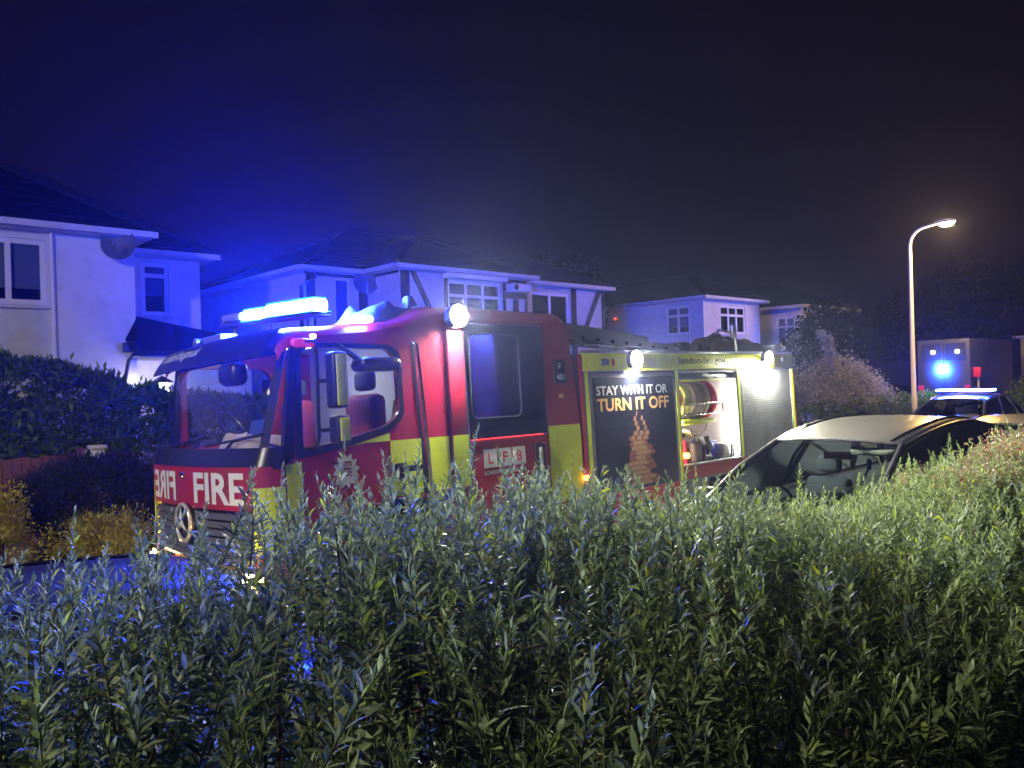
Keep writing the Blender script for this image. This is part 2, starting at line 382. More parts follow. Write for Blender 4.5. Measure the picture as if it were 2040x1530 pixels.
# --- first house: white semi with a set-back side bay and porch
h1 = thing('white_house', 'white rendered house with hipped roof and set-back side bay above the laurel hedge', 'house', (2, 16, .1))
EV = 5.22
MB().plate(fU(16), rect(-7, 5.07, .1, EV), [rect(1.35, 3.58, 3.80, 4.95)], 0, .25).build('wall', M['wall'], h1)
MB().plate(lambda a, b, d: (5.07 - d, a, b), rect(16.252, 24, .1, EV), (), 0, .25).build('wall', M['wall'], h1)
MB().box(-7, 5.06, 23.75, 24, .1, EV).box(-7, -6.75, 16.26, 23.74, .1, EV).build('wall', M['wall'], h1)
MB().plate(fU(17.9), rect(5.072, 7.06, .1, EV), [rect(5.80, 6.38, 3.86, 5.0)], 0, .25).build('wall', M['wall'], h1)
MB().plate(lambda a, b, d: (7.06 - d, a, b), rect(18.152, 24, .1, EV), (), 0, .25).build('wall', M['wall'], h1)
window(h1, fU(16), 1.35, 3.58, 3.80, 4.95, 4, None, .75, .09)
window(h1, fU(17.9), 5.80, 6.38, 3.86, 5.0, 1, 4.72, .62, .09)
hip_roof(h1, -7, 5.07, 16, 24, EV, .66, .28)
hip_roof(h1, 1.2, 7.06, 17.9, 24, EV, .66, .28)
MB().tube([(3.66, 15.95, .3), (3.66, 15.95, 5.1)], .035, 8).build('drainpipe', M['upvc'], h1, 40)
pr = MB()   # porch: lean-to roof in the angle, eaves to the street, sloping away along the house
pr.add([(4.86, 15.35, 2.98), (8.2, 15.35, 2.98), (7.3, 17.88, 3.30), (5.1, 17.88, 3.74), (5.09, 16.05, 3.66), (4.86, 15.99, 3.20)],
       [(0, 1, 2, 3, 4), (0, 4, 5)])
pr.build('porch_roof', M['roof'], h1, recalc=False)
MB().box(4.80, 8.25, 15.27, 15.36, 2.87, 2.985).build('porch_gutter', M['black'], h1)
MB().box(4.86, 8.15, 15.37, 17.86, 2.86, 2.90).build('porch_soffit', M['upvc'], h1)
MB().rbox(4.62, 4.84, 15.22, 15.4, 2.93, 3.12, .03).tube([(4.80, 15.32, 2.9), (4.80, 15.6, 2.8), (4.80, 15.94, 2.3)], .035, 8).build('rainwater_hopper', M['black'], h1, 40)
MB().box(5.08, 7.8, 17.0, 17.89, .1, 2.85).build('porch_wall', M['wall2'], h1)
sat_dish(4.86, 15.98, 4.92, .30, 'round grey satellite dish under the eaves of the white house by the hedge', -.5)
pl = thing('porch_light', 'bright glowing lantern on the white house wall above the green hedge', 'wall lamp', (5.45, 15.9, 2.3))
MB().rbox(5.35, 5.55, 15.7, 15.9, 2.18, 2.36, .03).build('bulb', M['porch_on'], pl)
MB().add([(5.27, 15.62, 2.38), (5.63, 15.62, 2.38), (5.63, 15.98, 2.38), (5.27, 15.98, 2.38), (5.45, 15.8, 2.52)], [(0, 1, 4), (1, 2, 4), (2, 3, 4), (3, 0, 4), (3, 2, 1, 0)]).build('lamp_cap', M['black'], pl)

# --- second house: half timbered pair
h2 = thing('half_timbered_house', 'cream house with black timbering and projecting bay rising behind the fire engine cab', 'house', (13, 17, .1))
MB().plate(fU(18.1), rect(9.76, 11.58, .1, 5.22), [rect(10.60, 11.05, 3.85, 5.0)], 0, .25).build('wall', M['wall2'], h2)
MB().plate(fS(11.58), rect(16.6, 18.098, .1, 5.22), (), 0, .2).build('wall', M['wall2'], h2)
MB().plate(fU(16.6), rect(11.782, 16.0, .1, 5.22), [rect(13.1, 15.0, 3.75, 4.95)], 0, .25).build('wall', M['wall2'], h2)
MB().plate(fU(17.2), rect(16.002, 20.1, .1, 5.2), [rect(16.72, 18.42, 3.75, 4.92)], 0, .25).build('wall', M['wall'], h2)
MB().plate(fS(9.76), rect(18.352, 25, .1, 5.22), [rect(19.95, 20.75, .3, 2.45)], 0, .25).build('wall', M['wall2'], h2)
MB().box(9.77, 20.1, 24.75, 25, .1, 5.22).box(19.85, 20.09, 17.46, 24.74, .1, 5.2).build('wall', M['wall2'], h2)
window(h2, fU(18.1), 10.60, 11.05, 3.85, 5.0, 1, None, 1.0, .05)
window(h2, fU(16.6), 13.1, 15.0, 3.75, 4.95, 3, 4.55, .5, .08)
window(h2, fU(17.2), 16.72, 18.42, 3.75, 4.92, 2, None, .85, .10)
def tim(fn, quads):
    for q in quads: MB().plate(fn, q, (), -.03, -.003).build('timber', M['timber'], h2)
tim(fU(18.1), [rect(9.79, 10.03, 2.6, 5.1), rect(10.04, 11.30, 5.02, 5.17), rect(11.31, 11.57, 2.6, 5.17)])
tim(fU(16.6), [rect(11.60, 11.86, 2.6, 5.1), [(11.88, 5.12), (12.04, 5.12), (12.55, 4.2), (12.39, 4.2)],
               rect(15.06, 15.98, 4.98, 5.14), rect(15.06, 15.98, 4.56, 4.74), rect(15.06, 15.17, 4.75, 4.97), [(15.45, 4.55), (15.63, 4.55), (15.72, 2.9), (15.36, 2.9)],
               rect(15.06, 15.15, 2.9, 4.55), rect(15.90, 15.98, 2.9, 4.55), rect(12.98, 13.09, 4.2, 5.1)])
tim(fU(17.2), [rect(16.03, 16.52, 2.9, 5.05), rect(18.50, 18.72, 2.6, 5.1), [(19.75, 5.1), (19.95, 5.1), (19.1, 3.6), (18.93, 3.6)], rect(19.96, 20.09, 2.6, 5.1)])
tim(lambda a, b, d: (11.58 + d, a, b), [rect(16.63, 18.05, 5.04, 5.17)])
MB().plate(fU(16.6), [(12.95, 5.1), (15.04, 5.1), (15.04, 4.99), (12.95, 4.99)], (), -.25, -.01).build('bay_canopy', M['upvc'], h2)
hip_roof(h2, 9.76, 20.1, 18.1, 25, 5.22, .5, .22)
hip_roof(h2, 11.58, 16.0, 16.6, 24, 5.22, .5, .2)
hip_roof(h2, 16.1, 20.1, 17.2, 24, 5.2, .5, .2)
MB().tube([(9.72, 18.02, 5.1), (9.9, 17.8, 4.95), (9.66, 18.1, 4.75), (9.66, 18.15, .4)], .05, 8).build('drainpipe', M['timber'], h2, 40)
dr = MB().plate(fS(9.76), rect(19.95, 20.75, .3, 2.45), [rect(20.07, 20.32, 1.15, 1.62), rect(20.38, 20.63, 1.15, 1.62), [(20.07, 1.72), (20.63, 1.72), (20.63, 2.0), (20.56, 2.16), (20.35, 2.27), (20.14, 2.16), (20.07, 2.0)]], .05, .12).build('side_door', M['timber'], h2)
MB().plate(fS(9.76), rect(20.0, 20.7, 1.0, 2.4), (), .13, .14).build('door_glass', M['doorlit'], dr)
sat_dish(11.5, 18.05, 4.88, .33, 'round grey satellite dish at the inner corner of the half timbered house', -.5)
ac = thing('air_conditioner', 'white box air conditioner on the dark timbered strip between two windows', 'air conditioner', (15.52, 16.5, 4.75))
MB().rbox(15.20, 15.93, 16.32, 16.55, 4.75, 4.97, .02).build('casing', M['upvc'], ac)
MB().lathe([(0, .085), (.012, .085), (.014, .03)], (15.33, 16.306, 4.86), 'y', 20).build('fan_grille', M['black'], ac)

# --- third and fourth houses
h3 = thing('pale_house', 'pale corner house lit blue with two cross-barred windows behind the fire engine lockers', 'house', (27.5, 19, .1))
MB().plate(fS(25.5), rect(17, 24, .1, 5.2), [rect(17.6, 18.7, 3.83, 4.92), rect(21.0, 21.7, 2.6, 4.9)], 0, .25).build('wall', M['wall3'], h3)
MB().plate(fU(17), rect(25.752, 29.5, .1, 5.2), [rect(26.62, 28.42, 3.83, 4.92)], 0, .25).build('wall', M['wall3'], h3)
MB().box(29.25, 29.5, 17.252, 24, .1, 5.2).box(25.76, 29.24, 23.75, 24, .1, 5.2).build('wall', M['wall3'], h3)
window(h3, fS(25.5), 17.6, 18.7, 3.83, 4.92, 2, 4.55, .75, .09)
window(h3, fU(17), 26.62, 28.42, 3.83, 4.92, 3, 4.55, .75, .09)
dp = MB().plate(fS(25.5), rect(21.0, 21.7, 2.6, 4.9), (), .05, .1).build('panel', M['blind'], h3)
MB().rbox(25.42, 25.5, 21.15, 21.3, 4.62, 4.74, .02).build('bell_light', M['reddot'], dp)
hip_roof(h3, 25.5, 29.5, 17, 24, 5.2, .5, .22)
h4 = thing('pale_house', 'pale house half hidden by a dark tree, next beyond the corner house', 'house', (35.5, 19, .1))
MB().plate(fS(33), rect(17, 24, .1, 5.2), [rect(17.3, 18.2, 3.4, 4.75)], 0, .25).build('wall', M['wall3'], h4)
MB().box(33.26, 38, 17, 17.25, .1, 5.2).box(37.75, 38, 17.26, 24, .1, 5.2).box(33.26, 37.74, 23.75, 24, .1, 5.2).build('wall', M['wall3'], h4)
window(h4, fS(33), 17.3, 18.2, 3.4, 4.75, 2, 4.3, .7, .09)
hip_roof(h4, 33, 38, 17, 24, 5.2, .5, .22)
h5 = thing('pale_bungalow', 'low pale bungalow with a dark window far along the street', 'house', (46, 9.5, .1))
MB().plate(fS(45.2), rect(6.0, 11.9, .1, 3.75), [rect(9.0, 10.3, 2.2, 3.3)], 0, .25).build('wall', M['wall3'], h5)
MB().box(45.46, 51, 6, 6.25, .1, 3.75).box(45.46, 51, 11.65, 11.9, .1, 3.75).box(50.75, 51, 6.26, 11.64, .1, 3.75).build('wall', M['wall3'], h5)
window(h5, fS(45.2), 9.0, 10.3, 2.2, 3.3, 3, 2.95, .5, .09)
hip_roof(h5, 45.2, 51, 6, 11.9, 3.75, .5, .25)

# ------------------------------------------------------------------ street lamps
def street_lamp(u, v, label, lensmat, h=7.1, reach=1.15, sd=-1):
    t = thing('street_lamp', label, 'street lamp', (u, v, .12), 'street lamps')
    pts = [(u, v, .12), (u, v, 1.3), (u, v, 1.32), (u, v, h - .75)]
    rs = [.10, .10, .082, .065]
    for k in range(1, 7):
        a = math.pi / 2 * k / 6 * .86
        pts.append((u, v + sd * .55 * (1 - math.cos(a)), h - .75 + .62 * math.sin(a))); rs.append(.058)
    q = pts[-1]; pts.append((u, v + sd * (reach - .25), q[2] + .07)); rs.append(.045)
    MB().tube(pts, rs, 12).build('column', M['steel'], t, 50)
    e = pts[-1]
    hd = MB(); secs = []
    for (d, w, z0, z1) in ((-.04, .05, -.03, .05), (.10, .11, -.03, .09), (.32, .13, -.03, .10), (.52, .10, -.03, .075), (.60, .04, -.02, .04)):
        secs.append([(u - w, e[1] + sd * d, e[2] + z0), (u - w * .8, e[1] + sd * d, e[2] + z1 * .8), (u, e[1] + sd * d, e[2] + z1), (u + w * .8, e[1] + sd * d, e[2] + z1 * .8), (u + w, e[1] + sd * d, e[2] + z0)])
    hd.loft(secs, True); hd.build('lantern', M['steel'], t, 50)
    ln = MB(); secs = []
    for k in range(9):
        x = -1 + 2 * k / 8; w = math.sqrt(max(0, 1 - x * x)) * .9 + .02
        secs.append([(u + .12 * w * math.cos(a), e[1] + sd * (.32 + .24 * x), e[2] - .033 - .12 * w * math.sin(a)) for a in [math.pi * j / 8 for j in range(9)]])
    ln.loft(secs).build('lens', lensmat, t, 60)
    return t
street_lamp(29.4, 11.05, 'tall grey street lamp with curved arm and glowing warm lantern beyond the parked cars', M['street_far'], 7.3)
street_lamp(-6.5, 2.25, 'grey street lamp on the near pavement beyond the hedge end', M['street_on'], 7.1, 1.3, 1)

# ------------------------------------------------------------------ fire engine (local x = rearwards, y = away from us, z = up)
TU, TV, PHI = 2.58, 5.24, math.radians(2.5)
TROT = Matrix.Rotation(ANG, 4, 'Z') @ Matrix.Rotation(-PHI, 4, 'X')      # it leans a little on the road camber
TMAT = Matrix.Translation(W(TU, TV + 1.2, .5)) @ TROT @ Matrix.Translation((0, -1.2, -.5))
def truck_thing(name, label, cat, group=None):
    o = bpy.data.objects.new(name, None); C.objects.link(o); o.empty_display_size = .3
    o.matrix_world = TMAT; BASE[o.name] = Vector((0, 0, 0)); return prop(o, label, cat, group)
T = truck_thing('fire_engine', 'red and yellow fire engine with blue roof lights and one open equipment locker', 'fire engine')
WD = 2.25
def part(mb, name, mat, parent=None, smooth=None, kind=None, **k): return mb.build(name, M[mat] if isinstance(mat, str) else mat, parent or T, smooth, kind, **k)
nS = lambda off: (lambda a, b, d: (a, off + d, b))                        # near side plate: a = x, b = z
# sides of the cab
side = [(.085, 1.0), (.085, 1.60), (.15, 1.65), (.20, 2.45), (.26, 2.525), (.84, 2.575), (1.18, 2.63), (1.40, 2.72), (1.572, 2.745), (1.572, 1.26)]
side += [(1.02 + .57 * math.cos(t), .66 + .60 * math.sin(t)) for t in [math.radians(x) for x in (70, 90, 110, 130, 150, 165)]] + [(.44, .75), (.085, .75)]
def rr(poly, r=.06, n=4):
    out = []; m = len(poly)
    for i in range(m):
        p = Vector(poly[i]); a = Vector(poly[i - 1]); b = Vector(poly[(i + 1) % m])
        d1 = (a - p); d2 = (b - p); q = min(r, d1.length * .45, d2.length * .45); s0 = p + d1.normalized() * q; s1 = p + d2.normalized() * q
        for k in range(n + 1):
            t = k / n; out.append(tuple((s0 * (1 - t) ** 2 + p * 2 * t * (1 - t) + s1 * t * t)))
    return out
whole = rr([(.225, 1.70), (.60, 1.755), (.96, 1.835), (1.085, 1.93), (1.075, 2.36), (1.0, 2.44), (.30, 2.45), (.235, 2.40)], .05)
part(MB().plate(nS(0), side, [whole], 0, .05), 'cab_side', 'red')
part(MB().plate(nS(WD - .05), side, [whole], 0, .05), 'cab_side', 'red')
wf = part(MB().plate(nS(-.006), rr([(.16, 1.63), (.60, 1.70), (.99, 1.79), (1.125, 1.90), (1.115, 2.40), (1.03, 2.475), (.27, 2.485), (.20, 2.44)], .06), [whole], 0, .02), 'window_frame', 'black')
part(MB().plate(nS(.02), whole, (), 0, .004), 'window_glass', 'wglass', wf)
wf2 = part(MB().plate(nS(WD - .02), rr([(.16, 1.63), (.60, 1.70), (.99, 1.79), (1.125, 1.90), (1.115, 2.40), (1.03, 2.475), (.27, 2.485), (.20, 2.44)], .06), [whole], 0, .026), 'window_frame', 'black')
part(MB().plate(nS(WD - .04), whole, (), 0, .004), 'window_glass', 'wglass', wf2)
# black pillar between windscreen and door
for o_ in (0, WD - .05):
    part(MB().plate(nS(o_), [(.075, 1.602), (.083, 1.602), (.148, 1.652), (.198, 2.452), (.258, 2.526), (.20, 2.50), (.155, 2.42), (.075, 1.74)], (), -.004 if o_ == 0 else .0, .05 if o_ == 0 else .054), 'pillar_trim', 'black')
# chequers on the side, thin film 2 mm proud of the door
film = lambda q, mat, nm='livery_panel', off=-.004: part(MB().plate(nS(off), q, (), 0, .003), nm, mat)
film([(.087, .98), (.205, .98), (.205, 1.615), (.085, 1.60)], 'yel')
film([(.60, 1.694), (.745, 1.712), (.975, 1.712), (.975, 1.775)], 'yel')
film([(.978, 1.27), (1.275, 1.27), (1.275, 1.712), (.978, 1.712)], 'yel')
film([(1.335, 1.27), (1.570, 1.27), (1.570, 1.712), (1.335, 1.712)], 'yel')
part(MB().plate(nS(-.003), [(1.225, 2.5), (1.25, 2.5), (1.30, 1.72), (1.335, 1.26), (1.285, 1.26), (1.265, 1.72)], (), 0, .002), 'door_gap', 'black')
part(MB().plate(nS(-.003), [(.072, .95), (.083, .95), (.083, 1.60), (.072, 1.59)], (), 0, .002), 'door_gap', 'black')
gr = MB().tube([(1.24, 0, 2.50), (1.245, -.055, 2.47), (1.262, -.06, 2.2), (1.29, -.06, 1.75), (1.305, -.06, 1.62), (1.318, -.055, 1.36), (1.345, -.05, 1.28), (1.35, 0, 1.26)], .014, 10)
part(gr, 'grab_rail', 'chrome', smooth=60)
hd = MB().rbox(1.0, 1.12, -.02, 0, 1.40, 1.53, .009).rbox(1.02, 1.25, -.05, -.022, 1.455, 1.505, .012)
part(hd, 'door_handle', 'black', smooth=40)
# fire service badge: pointed star with a small shield of bars and waves
bd = MB(); n = 12; st = []
for k in range(2 * n):
    r = .118 if k % 2 == 0 else .086
    a = math.pi * k / n + .13; st.append((.572 + r * math.cos(a), 1.515 + r * 1.15 * math.sin(a)))
bdg = part(bd.plate(nS(-.004), st, (), 0, .003), 'badge', 'white')
sh = MB()
sh.plate(nS(-.006), [(.535, 1.585), (.615, 1.585), (.615, 1.575), (.535, 1.575)], (), 0, .001)
for xx in (.535, .559, .583, .606): sh.plate(nS(-.006), rect(xx, xx + .01, 1.548, 1.5745), (), 0, .001)
for zz in (1.535, 1.510, 1.485):
    w = [(.535 + .08 * k / 8, zz + .006 * math.sin(k * math.pi / 2)) for k in range(9)]
    sh.plate(nS(-.006), w + [(a, b - .011) for a, b in w[::-1]], (), 0, .001)
part(sh, 'badge_emblem', 'dred', bdg)

# front of the cab
yc = WD / 2
fx = lambda y: -.205 + .09 * ((y - yc) / 1.0) ** 2
def front_strip(y0, y1, z0, z1, off=0., n=16, slope=0.):
    mb = MB(); secs = []
    for k in range(n + 1):
        y = y0 + (y1 - y0) * k / n; x = fx(y) + off
        secs.append([(x, y, z0), (x + slope, y, z1), (x + .03 + slope, y, z1), (x + .03, y, z0)])
    mb.loft(secs, True); return mb
part(front_strip(.13, 2.12, 1.285, 1.60), 'front_panel', 'red', smooth=30)
fF = lambda z_off: (lambda a, b, d: (fx(a) - .005, a, b))
fp = [o for o in T.children if o.name == 'front_panel'][0]
lettering('FIRE', lambda a, b, d: (fx(a) - .006, a, b), .97, .22, 1.325, 1.56, M['lwhite'], fp, .028)
lettering('FIRE', lambda a, b, d: (fx(a) - .006, a, b), 2.04, 1.36, 1.325, 1.56, M['lwhite'], fp, .028, mirror=True)
part(MB().lathe([(-.235, .028), (-.225, .03), (-.2, .03)], (0, 1.16, 1.535), 'x', 14), 'panel_lock', 'chrome', fp, 40)
part(front_strip(.12, 2.13, 1.605, 1.735, .012, slope=.05), 'scuttle', 'black', smooth=30)
# windscreen
xb = lambda y: fx(y) + .07
xt = lambda y: fx(y) * .55 + .20
def ws(y, t): return (xb(y) * (1 - t) + xt(y) * t, y, 1.715 + (2.43 - 1.715) * t)
mb = MB(); secs = [[ws(.10 + 2.05 * k / 16, j / 6) for j in range(7)] for k in range(17)]
part(mb.loft(secs), 'windscreen', 'wglass', smooth=60, recalc=False)
mb = MB()
for (ya, yb_) in ((.045, .125), (2.125, 2.205)):
    mb.loft([[(ws(y, t)[0] - .012 + (.02 if abs(y - yc) > 1.06 else 0), y, ws(y, t)[2]) for t in (-.06, .2, .4, .6, .8, 1.04)] for y in (ya, yb_)])
mb.loft([[ws(y, t)[0:1] + ws(y, t)[1:] for t in (.965, 1.1)] for y in [.06 + 2.13 * k / 10 for k in range(11)]])
part(mb, 'windscreen_surround', 'black', smooth=50, recalc=False)
# rounded corners: black above, red wedge, yellow below
def corner(z0, z1, y_far=False, lean0=0., lean1=0., r0=.0):
    mb = MB(); secs = []
    for z, le in ((z0, lean0), (z1, lean1)):
        sec = []
        for k in range(7):
            t = k / 6 * math.pi / 2
            x = .075 - (.075 - fx(.13)) * math.sin(t) + le; y = .13 - .13 * math.cos(t)
            sec.append((x, WD - y if y_far else y, z))
        secs.append(sec)
    return mb.loft(secs)
for far in (False, True):
    part(corner(1.455, 1.60, far), 'corner_panel', 'red', smooth=50, recalc=False)
    part(corner(.98, 1.4535, far), 'corner_panel', 'yel', smooth=50, recalc=False)
    part(corner(1.602, 1.735, far, 0, .05), 'corner_panel', 'black', smooth=50, recalc=False)
    part(corner(.80, .978, far), 'corner_panel', 'red', smooth=50, recalc=False)
    dfl = MB(); yy = (lambda y: WD - y) if far else (lambda y: y)
    dfl.loft([[(-.02, yy(.045), z), (.05, yy(.005), z), (.05, yy(-.02), z), (-.02, yy(.02), z)] for z in (1.58, 1.72)])
    part(dfl, 'wind_deflector', 'black', smooth=40)
# grille with slats and badge ring
gl = part(front_strip(.15, 2.10, .86, 1.282, .05), 'grille', 'black', smooth=30)
for k in range(6):
    z = .90 + .062 * k
    part(front_strip(.17, 2.08, z, z + .042, .005, slope=.012), 'slat', 'grille', gl, 30)
bg_ = MB().tube([(fx(1.13) - .035, 1.13 + .142 * math.cos(q), 1.165 + .142 * math.sin(q)) for q in [2 * math.pi * k / 32 for k in range(33)]], .016, 8, False)
part(MB().lathe([(.0, .15), (-.02, .15)], (fx(1.13) + .0, 1.13, 1.165), 'x', 28), 'badge_backing', 'black', gl, 40)
M['badge'] = pm('polished_badge', (.6, .6, .62), .3, metal=.45, var=.05)
ring = part(bg_, 'badge_ring', 'badge', gl, 50)
sm = MB()
for k in range(3):
    a = math.pi / 2 + k * 2 * math.pi / 3; xx = fx(1.13) - .062
    tip = (xx + .01, 1.13 + .132 * math.cos(a), 1.165 + .132 * math.sin(a))
    l = (xx + .01, 1.13 + .03 * math.cos(a + 1.05), 1.165 + .03 * math.sin(a + 1.05)); r = (xx + .01, 1.13 + .03 * math.cos(a - 1.05), 1.165 + .03 * math.sin(a - 1.05))
    sm.add([(xx - .015, 1.13, 1.165), tip, l, r], [(0, 1, 2), (0, 3, 1), (1, 3, 2), (0, 2, 3)])
part(sm, 'star_badge', 'badge', gl, recalc=False)
bp = part(front_strip(.05, 2.20, .36, .85, -.03), 'bumper', 'white', smooth=30)
for y in (.35, 1.90):
    hl = part(MB().rbox(fx(y) - .055, fx(y) + .02, y - .17, y + .17, .56, .74, .03), 'headlight', 'lamp_glass', bp, 40)
for y in (.17, 2.08): part(MB().rbox(fx(y) - .055, fx(y) + .02, y - .05, y + .05, .78, .84, .012), 'indicator', 'amber_f', bp, 40)
part(MB().rbox(fx(yc) - .05, fx(yc) - .03, yc - .26, yc + .26, .44, .55, .008), 'number_plate', 'yel', bp, 40)
for (y, a) in ((.72, .42), (1.55, .40)):
    wp = MB().tube([ws(y, -.12), ws(y - .22, .10), ws(y - a - .15, .16)], .012, 6)
    p0 = Vector(ws(y - .62, .155)); p1 = Vector(ws(y + .18, .06)); wp.tube([p0 + Vector((-.015, 0, 0)), p1 + Vector((-.015, 0, 0))], .010, 5)
    part(wp, 'wiper', 'black', smooth=40)
# roof
mb = MB(); secs = []
ys = [0, .015, .06, .16, .35, yc, WD - .35, WD - .16, WD - .06, WD - .015, WD]; dz = [-.13, -.075, -.03, -.006, .01, .03, .01, -.006, -.03, -.075, -.13]
for (x, zt) in ((.06, 2.47), (.09, 2.535), (.16, 2.58), (.30, 2.615), (.84, 2.665), (1.06, 2.69), (1.22, 2.735), (1.38, 2.80), (1.50, 2.825), (1.74, 2.83), (2.4, 2.83), (2.98, 2.825), (3.05, 2.80), (3.075, 2.75)):
    secs.append([(x, y, zt + d) for y, d in zip(ys, dz)])
part(mb.loft(secs), 'cab_roof', 'red', smooth=50, recalc=False)
# sun visor with lettering, on brackets above the windscreen
vx = lambda y, t: fx(y) * .8 + .02 + .16 * t - .05 * (1 - t) * t * 4 * .4
mb = MB(); secs = []
for k in range(15):
    y = .03 + 2.19 * k / 14
    prof = [(vx(y, t / 5), y, 2.385 + .205 * t / 5) for t in range(6)]
    secs.append(prof + [(x + .02, yy_, z) for x, yy_, z in prof[::-1]])
vis = part(mb.loft(secs, True), 'sun_visor', 'black', smooth=50)
lettering('london-fire.gov.uk', lambda a, b, d: (vx(a, (b - 2.385) / .205) - .006, a, b), 2.02, 1.10, 2.455, 2.565, M['lwhite'], vis, .012)
part(MB().rbox(-.12, .02, .36, .66, 2.20, 2.38, .06, 3).tube([(-.02, .5, 2.38), (-.02, .5, 2.44)], .02, 6), 'front_mirror', 'black', smooth=50)
# air horns and roof unit in front
part(MB().rbox(.30, .50, 1.55, 2.12, 2.63, 2.72, .02).lathe([(-.02, .05), (.12, .045), (.3, .02)], (.26, 1.98, 2.665), 'x', 14), 'air_horn', 'dalu', smooth=40)
# light bar
def tilted(mb): mb.v = [(x, y, z + .062 * (y - .2)) for x, y, z in mb.v]; return mb
lb = part(tilted(MB().rbox(.49, .65, .22, 2.02, 2.715, 2.752, .012)), 'light_bar', 'black', smooth=40)
for (a, b, dzz) in ((.25, .66, .0), (.68, 1.09, .0), (1.14, 1.54, -.016)):
    part(tilted(MB().rbox(.50, .64, a, b, 2.750 + dzz, 2.856 + dzz, .035, 3)), 'strobe_lens', 'blue_on', lb, 50)
    part(tilted(MB().rbox(.488, .652, a - .012, b + .012, 2.748 + dzz, 2.760 + dzz, .005).rbox(.505, .635, a + .02, b - .02, 2.852 + dzz, 2.870 + dzz, .008)), 'lens_fringe_glow', 'cyan_rim', lb)  # glowing caps added for the cyan fringe round each lens
part(tilted(MB().rbox(.50, .64, 1.58, 2.00, 2.755, 2.835, .03, 3)), 'strobe_lens', 'lamp_glass', lb, 50, label='unlit end lens')
part(MB().tube([(.57, .42, 2.60), (.57, .42, 2.74)], .022, 8).tube([(.57, 1.15, 2.64), (.57, 1.15, 2.78)], .022, 8).tube([(.57, 1.85, 2.62), (.57, 1.85, 2.83)], .022, 8), 'bar_leg', 'dalu', lb, 40)
part(MB().rbox(.68, .86, -.035, .06, 2.648, 2.695, .012), 'side_repeater', 'blue_dim', smooth=40)
part(MB().rbox(.33, .37, -.01, .03, 2.515, 2.545, .008), 'white_marker', 'mark', smooth=40)
part(MB().rbox(.17, .36, -.03, .06, 2.445, 2.515, .03, 3), 'side_marker', 'pinkmark', smooth=50)
# mirrors
ma = MB().tube([(.28, 0, 2.49), (.25, -.20, 2.475), (.24, -.235, 2.42), (.23, -.235, 1.80), (.23, -.20, 1.72), (.24, 0, 1.70)], .014, 8)
arm = part(ma, 'mirror_arm', 'black', smooth=50)
for (x0, x1, z0, z1) in ((.285, .405, 1.985, 2.385), (.295, .41, 1.735, 1.935)):
    mr = part(MB().rbox(x0, x1, -.38, -.25, z0, z1, .025, 3).tube([(.235, -.23, (z0 + z1) / 2), (x0 + .02, -.26, (z0 + z1) / 2)], .015, 6), 'wing_mirror', 'black', smooth=50)
    part(MB().rbox(x0 + .02, x1 - .02, -.392, -.378, z0 + .018, z1 - .018, .006), 'mirror_livery', 'yel', mr, 40)
part(MB().rbox(.62, .98, -.24, -.02, 2.255, 2.36, .05, 4).tube([(.66, -.12, 2.34), (.55, -.02, 2.46)], .02, 6), 'kerb_mirror', 'black', smooth=60)
# cab inside
part(MB().plate(lambda a, b, d: (a, b, 1.0 + d), rect(.02, 1.5, .07, 2.18), (), 0, .02).box(.04, 1.55, .06, 2.19, 1.04, 1.06), 'cab_floor', 'black')
part(MB().rbox(-.08, .30, .16, 2.09, 1.45, 1.70, .05), 'dashboard', 'black', smooth=40)
part(MB().rbox(.75, .95, .95, 1.3, 2.555, 2.575, .006), 'cab_lamp', 'cablamp')
part(MB().box(.3, 1.5, .08, 2.17, 2.585, 2.60), 'headlining', 'lining')
part(MB().plate(lambda a, b, d: (1.50 + d, a, b), rect(.06, 2.19, 1.1, 2.62), [], 0, .03), 'bulkhead', 'lining')
for y in (.50, 1.70):
    st_ = part(MB().rbox(.62, 1.12, y - .24, y + .24, 1.38, 1.54, .05), 'seat', 'seat', smooth=50)
    part(MB().rbox(1.0, 1.16, y - .23, y + .23, 1.52, 2.10, .06), 'backrest', 'seat', st_, 50)
    part(MB().rbox(1.04, 1.14, y - .12, y + .12, 2.13, 2.30, .04), 'headrest', 'gseat', st_, 50)
sw = MB(); pts = []
for k in range(25):
    a = 2 * math.pi * k / 24; p = Vector((0, .21 * math.cos(a), .21 * math.sin(a))); p.rotate(Matrix.Rotation(-.55, 3, 'Y'))
    pts.append(Vector((.46, 1.70, 1.84)) + p)
sw.tube(pts, .014, 6, False).tube([(.46, 1.70, 1.84), (.28, 1.70, 1.62)], .03, 8).tube([pts[0], pts[12]], .012, 6)
part(sw, 'steering_wheel', 'black', smooth=50)
part(MB().tube([(1.20, .10, 1.95), (1.14, .09, 2.05), (1.10, .085, 2.03), (1.06, .08, 1.83)], .012, 6), 'grab_handle', 'lorange', smooth=50)
